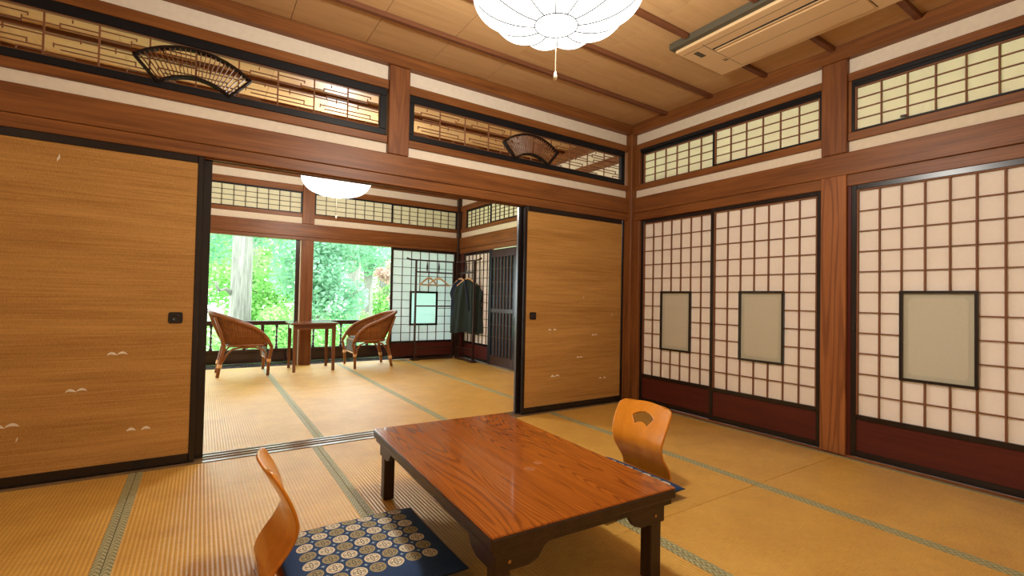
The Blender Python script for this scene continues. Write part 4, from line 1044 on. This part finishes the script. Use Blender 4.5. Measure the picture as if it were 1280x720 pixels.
robe((-0.120, 3.22, 1.384), math.radians(-52), GREENROBE, 'dark green robe hanging at the front of the rack', 0.38, 0.58, -0.110, -0.94, 0.45, 3, 0.055)
robe((-0.128, 3.45, 1.384), math.radians(-66), NAVYROBE, 'navy blue robe hanging behind the green one', 0.36, 0.40, -0.110, -0.90, 0.2, 5, 0.04)

# ------------------------------------------------------------------ outdoors
gd = tag(box('ground', (-30, 4.6, -1.3), (30, 60, -1.25), GROUND), 'mossy garden ground beyond the veranda', 'ground', kind='structure')
tag(box('ground', (0.8, -8, -1.3), (30, 4.6, -1.25), GROUND), 'mossy garden ground at the side of the house', 'ground', kind='structure')
# eaves of the house
ev = tag(box('eaves', (XB-0.2, 3.98, 2.62), (1.3, 5.0, 2.70), 'darkwood'), 'dark eaves over the veranda', 'roof', kind='structure')
ev2 = tag(box('eaves', (0.22, YB, 2.72), (1.3, 3.9, 2.79), 'darkwood'), 'dark eaves along the right side', 'roof', kind='structure')

def leaves(cent, rad, n, size, rs, flat=0.5, shell=0.0):
    c = np.array(cent); g = rs.normal(size=(n, 3)); g /= np.linalg.norm(g, axis=1)[:, None]
    r = rs.random(n)**(1/3 if shell == 0 else 0.2); p = c+g*np.array(rad)*r[:, None]
    # clumps
    p += 0.10*np.sin(p[:, [1, 2, 0]]*7.0)
    a = rs.normal(size=(n, 3)); a[:, 2] *= flat; a /= np.linalg.norm(a, axis=1)[:, None]
    b = rs.normal(size=(n, 3)); b -= a*(a*b).sum(1)[:, None]; b /= np.linalg.norm(b, axis=1)[:, None]
    s = size*(0.6+0.8*rs.random(n))[:, None]
    v = np.stack([p-a*s, p+b*s*0.5, p+a*s, p-b*s*0.5], 1).reshape(-1, 3)
    return v
def leafobj(name, vs, m, parent, **kw):
    v = np.concatenate(vs); c = v.mean(0); n = len(v)//4
    me = bpy.data.meshes.new(name); me.vertices.add(len(v)); me.vertices.foreach_set('co', (v-c).astype(np.float32).ravel())
    me.loops.add(4*n); me.loops.foreach_set('vertex_index', np.arange(4*n, dtype=np.int32)); me.polygons.add(n)
    me.polygons.foreach_set('loop_start', np.arange(0, 4*n, 4, dtype=np.int32)); me.polygons.foreach_set('loop_total', np.full(n, 4, dtype=np.int32))
    me.update(); me.validate(); me.materials.append(m)
    o = bpy.data.objects.new(name, me); link(o, parent, tuple(c)); return tag(o, kind='stuff', **kw)
def tree(x, y, r, h, label, blobs, m, group=None, lean=0.0, branches=()):
    t = thing('tree', (x, y, -1.25), label, 'tree', group)
    rs = np.random.default_rng(int(abs(x*100)+y*10)); q = MB(); nn = 14; pts = []; rr = []
    for i in range(9):
        f = i/8; pts.append((x+lean*f*h+0.04*math.sin(3*f), y, -1.25+h*f)); rr.append(r*(1.25-0.5*f if f > 0.05 else 1.5))
    q.tube(pts, rr, nn); tr = q.build('trunk', 'bark', t, smooth=True)
    for (p0, p1, br) in branches:
        q = MB(); mid = (Vector(p0)+Vector(p1))/2+Vector((0, 0, 0.08)); q.tube([p0, mid, p1], [br, br*0.7, br*0.4], 8); q.build('branch', 'bark', t, smooth=True)
    vs = [leaves(c, rd, n, sz, rs) for (c, rd, n, sz) in blobs]
    if vs: leafobj('foliage', vs, m, t)
    return t
# big pale trunk on the left, seen above the left rattan chair
tree(-2.93, 8.0, 0.185, 7.5, 'thick pale tree trunk outside the left opening', [((-4.0, 8.8, 2.2), (1.3, 0.8, 0.8), 2600, 0.055), ((-2.2, 8.9, 2.5), (1.0, 0.8, 0.6), 1500, 0.055)], LEAF2,
     branches=[((-3.05, 7.95, 0.95), (-3.30, 7.75, 1.02), 0.05), ((-3.30, 7.75, 1.02), (-3.42, 7.72, 1.20), 0.03)])
tree(-2.35, 12.5, 0.10, 7.5, 'slim dark tree trunk between the pale trunk and the far post', [((-2.6, 12.0, 1.3), (1.5, 0.8, 0.9), 2800, 0.07), ((-1.9, 12.0, 0.2), (1.0, 0.8, 0.9), 2600, 0.07), ((-3.6, 13.0, 2.6), (1.6, 0.9, 0.9), 2500, 0.07)], LEAF)
tree(-1.15, 10.0, 0.07, 7.0, 'leafy tree right behind the far post', [((-1.25, 9.8, 1.6), (0.9, 0.7, 1.0), 3400, 0.06), ((-0.6, 9.8, 0.9), (0.9, 0.7, 0.7), 2300, 0.06), ((-0.4, 10.0, 2.3), (1.2, 0.7, 0.6), 3000, 0.06)], LEAF2,
     branches=[((-1.1, 9.7, 0.35), (0.25, 9.5, 1.25), 0.035)])
tree(0.95, 14.0, 0.20, 8.0, 'pale trunk leftmost of three outside the right opening', [((1.0, 13.3, -0.2), (1.3, 0.6, 0.6), 1800, 0.07)], LEAF, 'pale trunks outside the right opening')
tree(1.75, 15.0, 0.17, 8.0, 'pale trunk middle of three outside the right opening', [((1.8, 14.6, 2.6), (1.5, 0.6, 0.8), 1800, 0.08)], LEAF2, 'pale trunks outside the right opening')
tree(2.70, 16.0, 0.20, 8.0, 'pale trunk nearest the white screen outside the right opening', [((2.6, 15.6, 0.6), (1.2, 0.6, 0.8), 1800, 0.08)], LEAF, 'pale trunks outside the right opening')
tree(0.75, 8.6, 0.035, 4.2, 'young tree with rust-pink leaves outside the right opening', [((0.40, 8.7, 1.48), (0.24, 0.25, 0.16), 900, 0.035), ((0.78, 8.7, 1.75), (0.28, 0.25, 0.40), 900, 0.035), ((0.72, 8.7, 0.98), (0.17, 0.2, 0.12), 500, 0.035), ((0.85, 8.7, 1.30), (0.20, 0.2, 0.25), 500, 0.035)], LEAFR)
def bush(x, y, z, rd, n, sz, m, label, group='shrubs below the veranda'):
    t = thing('shrub', (x, y, -1.25), label, 'shrub', group); rs = np.random.default_rng(int(abs(x*37)+y*11))
    leafobj('foliage', [leaves((x, y, z), rd, n, sz, rs)], m, t)
    q = MB()
    for k in range(5): q.tube([(x+0.05*k-0.1, y, -1.25), (x+0.25*(k-2), y+0.1*(k % 2), z)], [0.02, 0.008], 6)
    q.build('stems', 'bark', t); return t
bush(-3.55, 7.2, -0.35, (0.75, 0.6, 0.75), 2600, 0.05, LEAF, 'bright shrub below the railing at the far left')
bush(-2.25, 7.4, -0.15, (0.70, 0.6, 0.85), 3600, 0.05, LEAF, 'bright shrub below the railing left of the far post')
bush(-1.25, 7.6, -0.35, (0.60, 0.6, 0.6), 2200, 0.05, LEAF, 'bright shrub below the railing behind the side table')
bush(-0.45, 7.8, -0.55, (0.55, 0.5, 0.5), 1300, 0.05, LEAF2, 'shrub below the railing beside the right rattan chair')
# distant backdrop trees
k = 0
for (x, y, z, rx, rz, n, m, lab) in ((-9, 24, 3.2, 3.2, 3.2, 5200, LEAF, 'distant tree at the far left'), (-5.2, 26, 2.4, 3.0, 3.2, 6500, LEAF2, 'distant tree behind the pale trunk'), (-1.2, 25, 3.0, 2.6, 3.4, 6500, LEAF, 'distant tree behind the far post'),
                             (2.6, 27, 3.4, 2.8, 3.2, 5200, LEAF2, 'distant tree behind the three pale trunks'), (6.8, 26, 2.4, 3.0, 3.0, 4200, LEAF, 'distant tree at the far right')):
    tree(x, y, 0.22, 8, lab, [((x, y, z), (rx, 1.5, rz), int(n*0.6), 0.15)], m, 'distant trees')
tree(4.5, 3.6, 0.15, 6, 'tree at the side of the house seen over the lattice door', [((4.6, 3.6, 2.6), (1.0, 1.6, 1.2), 2500, 0.09)], LEAF)
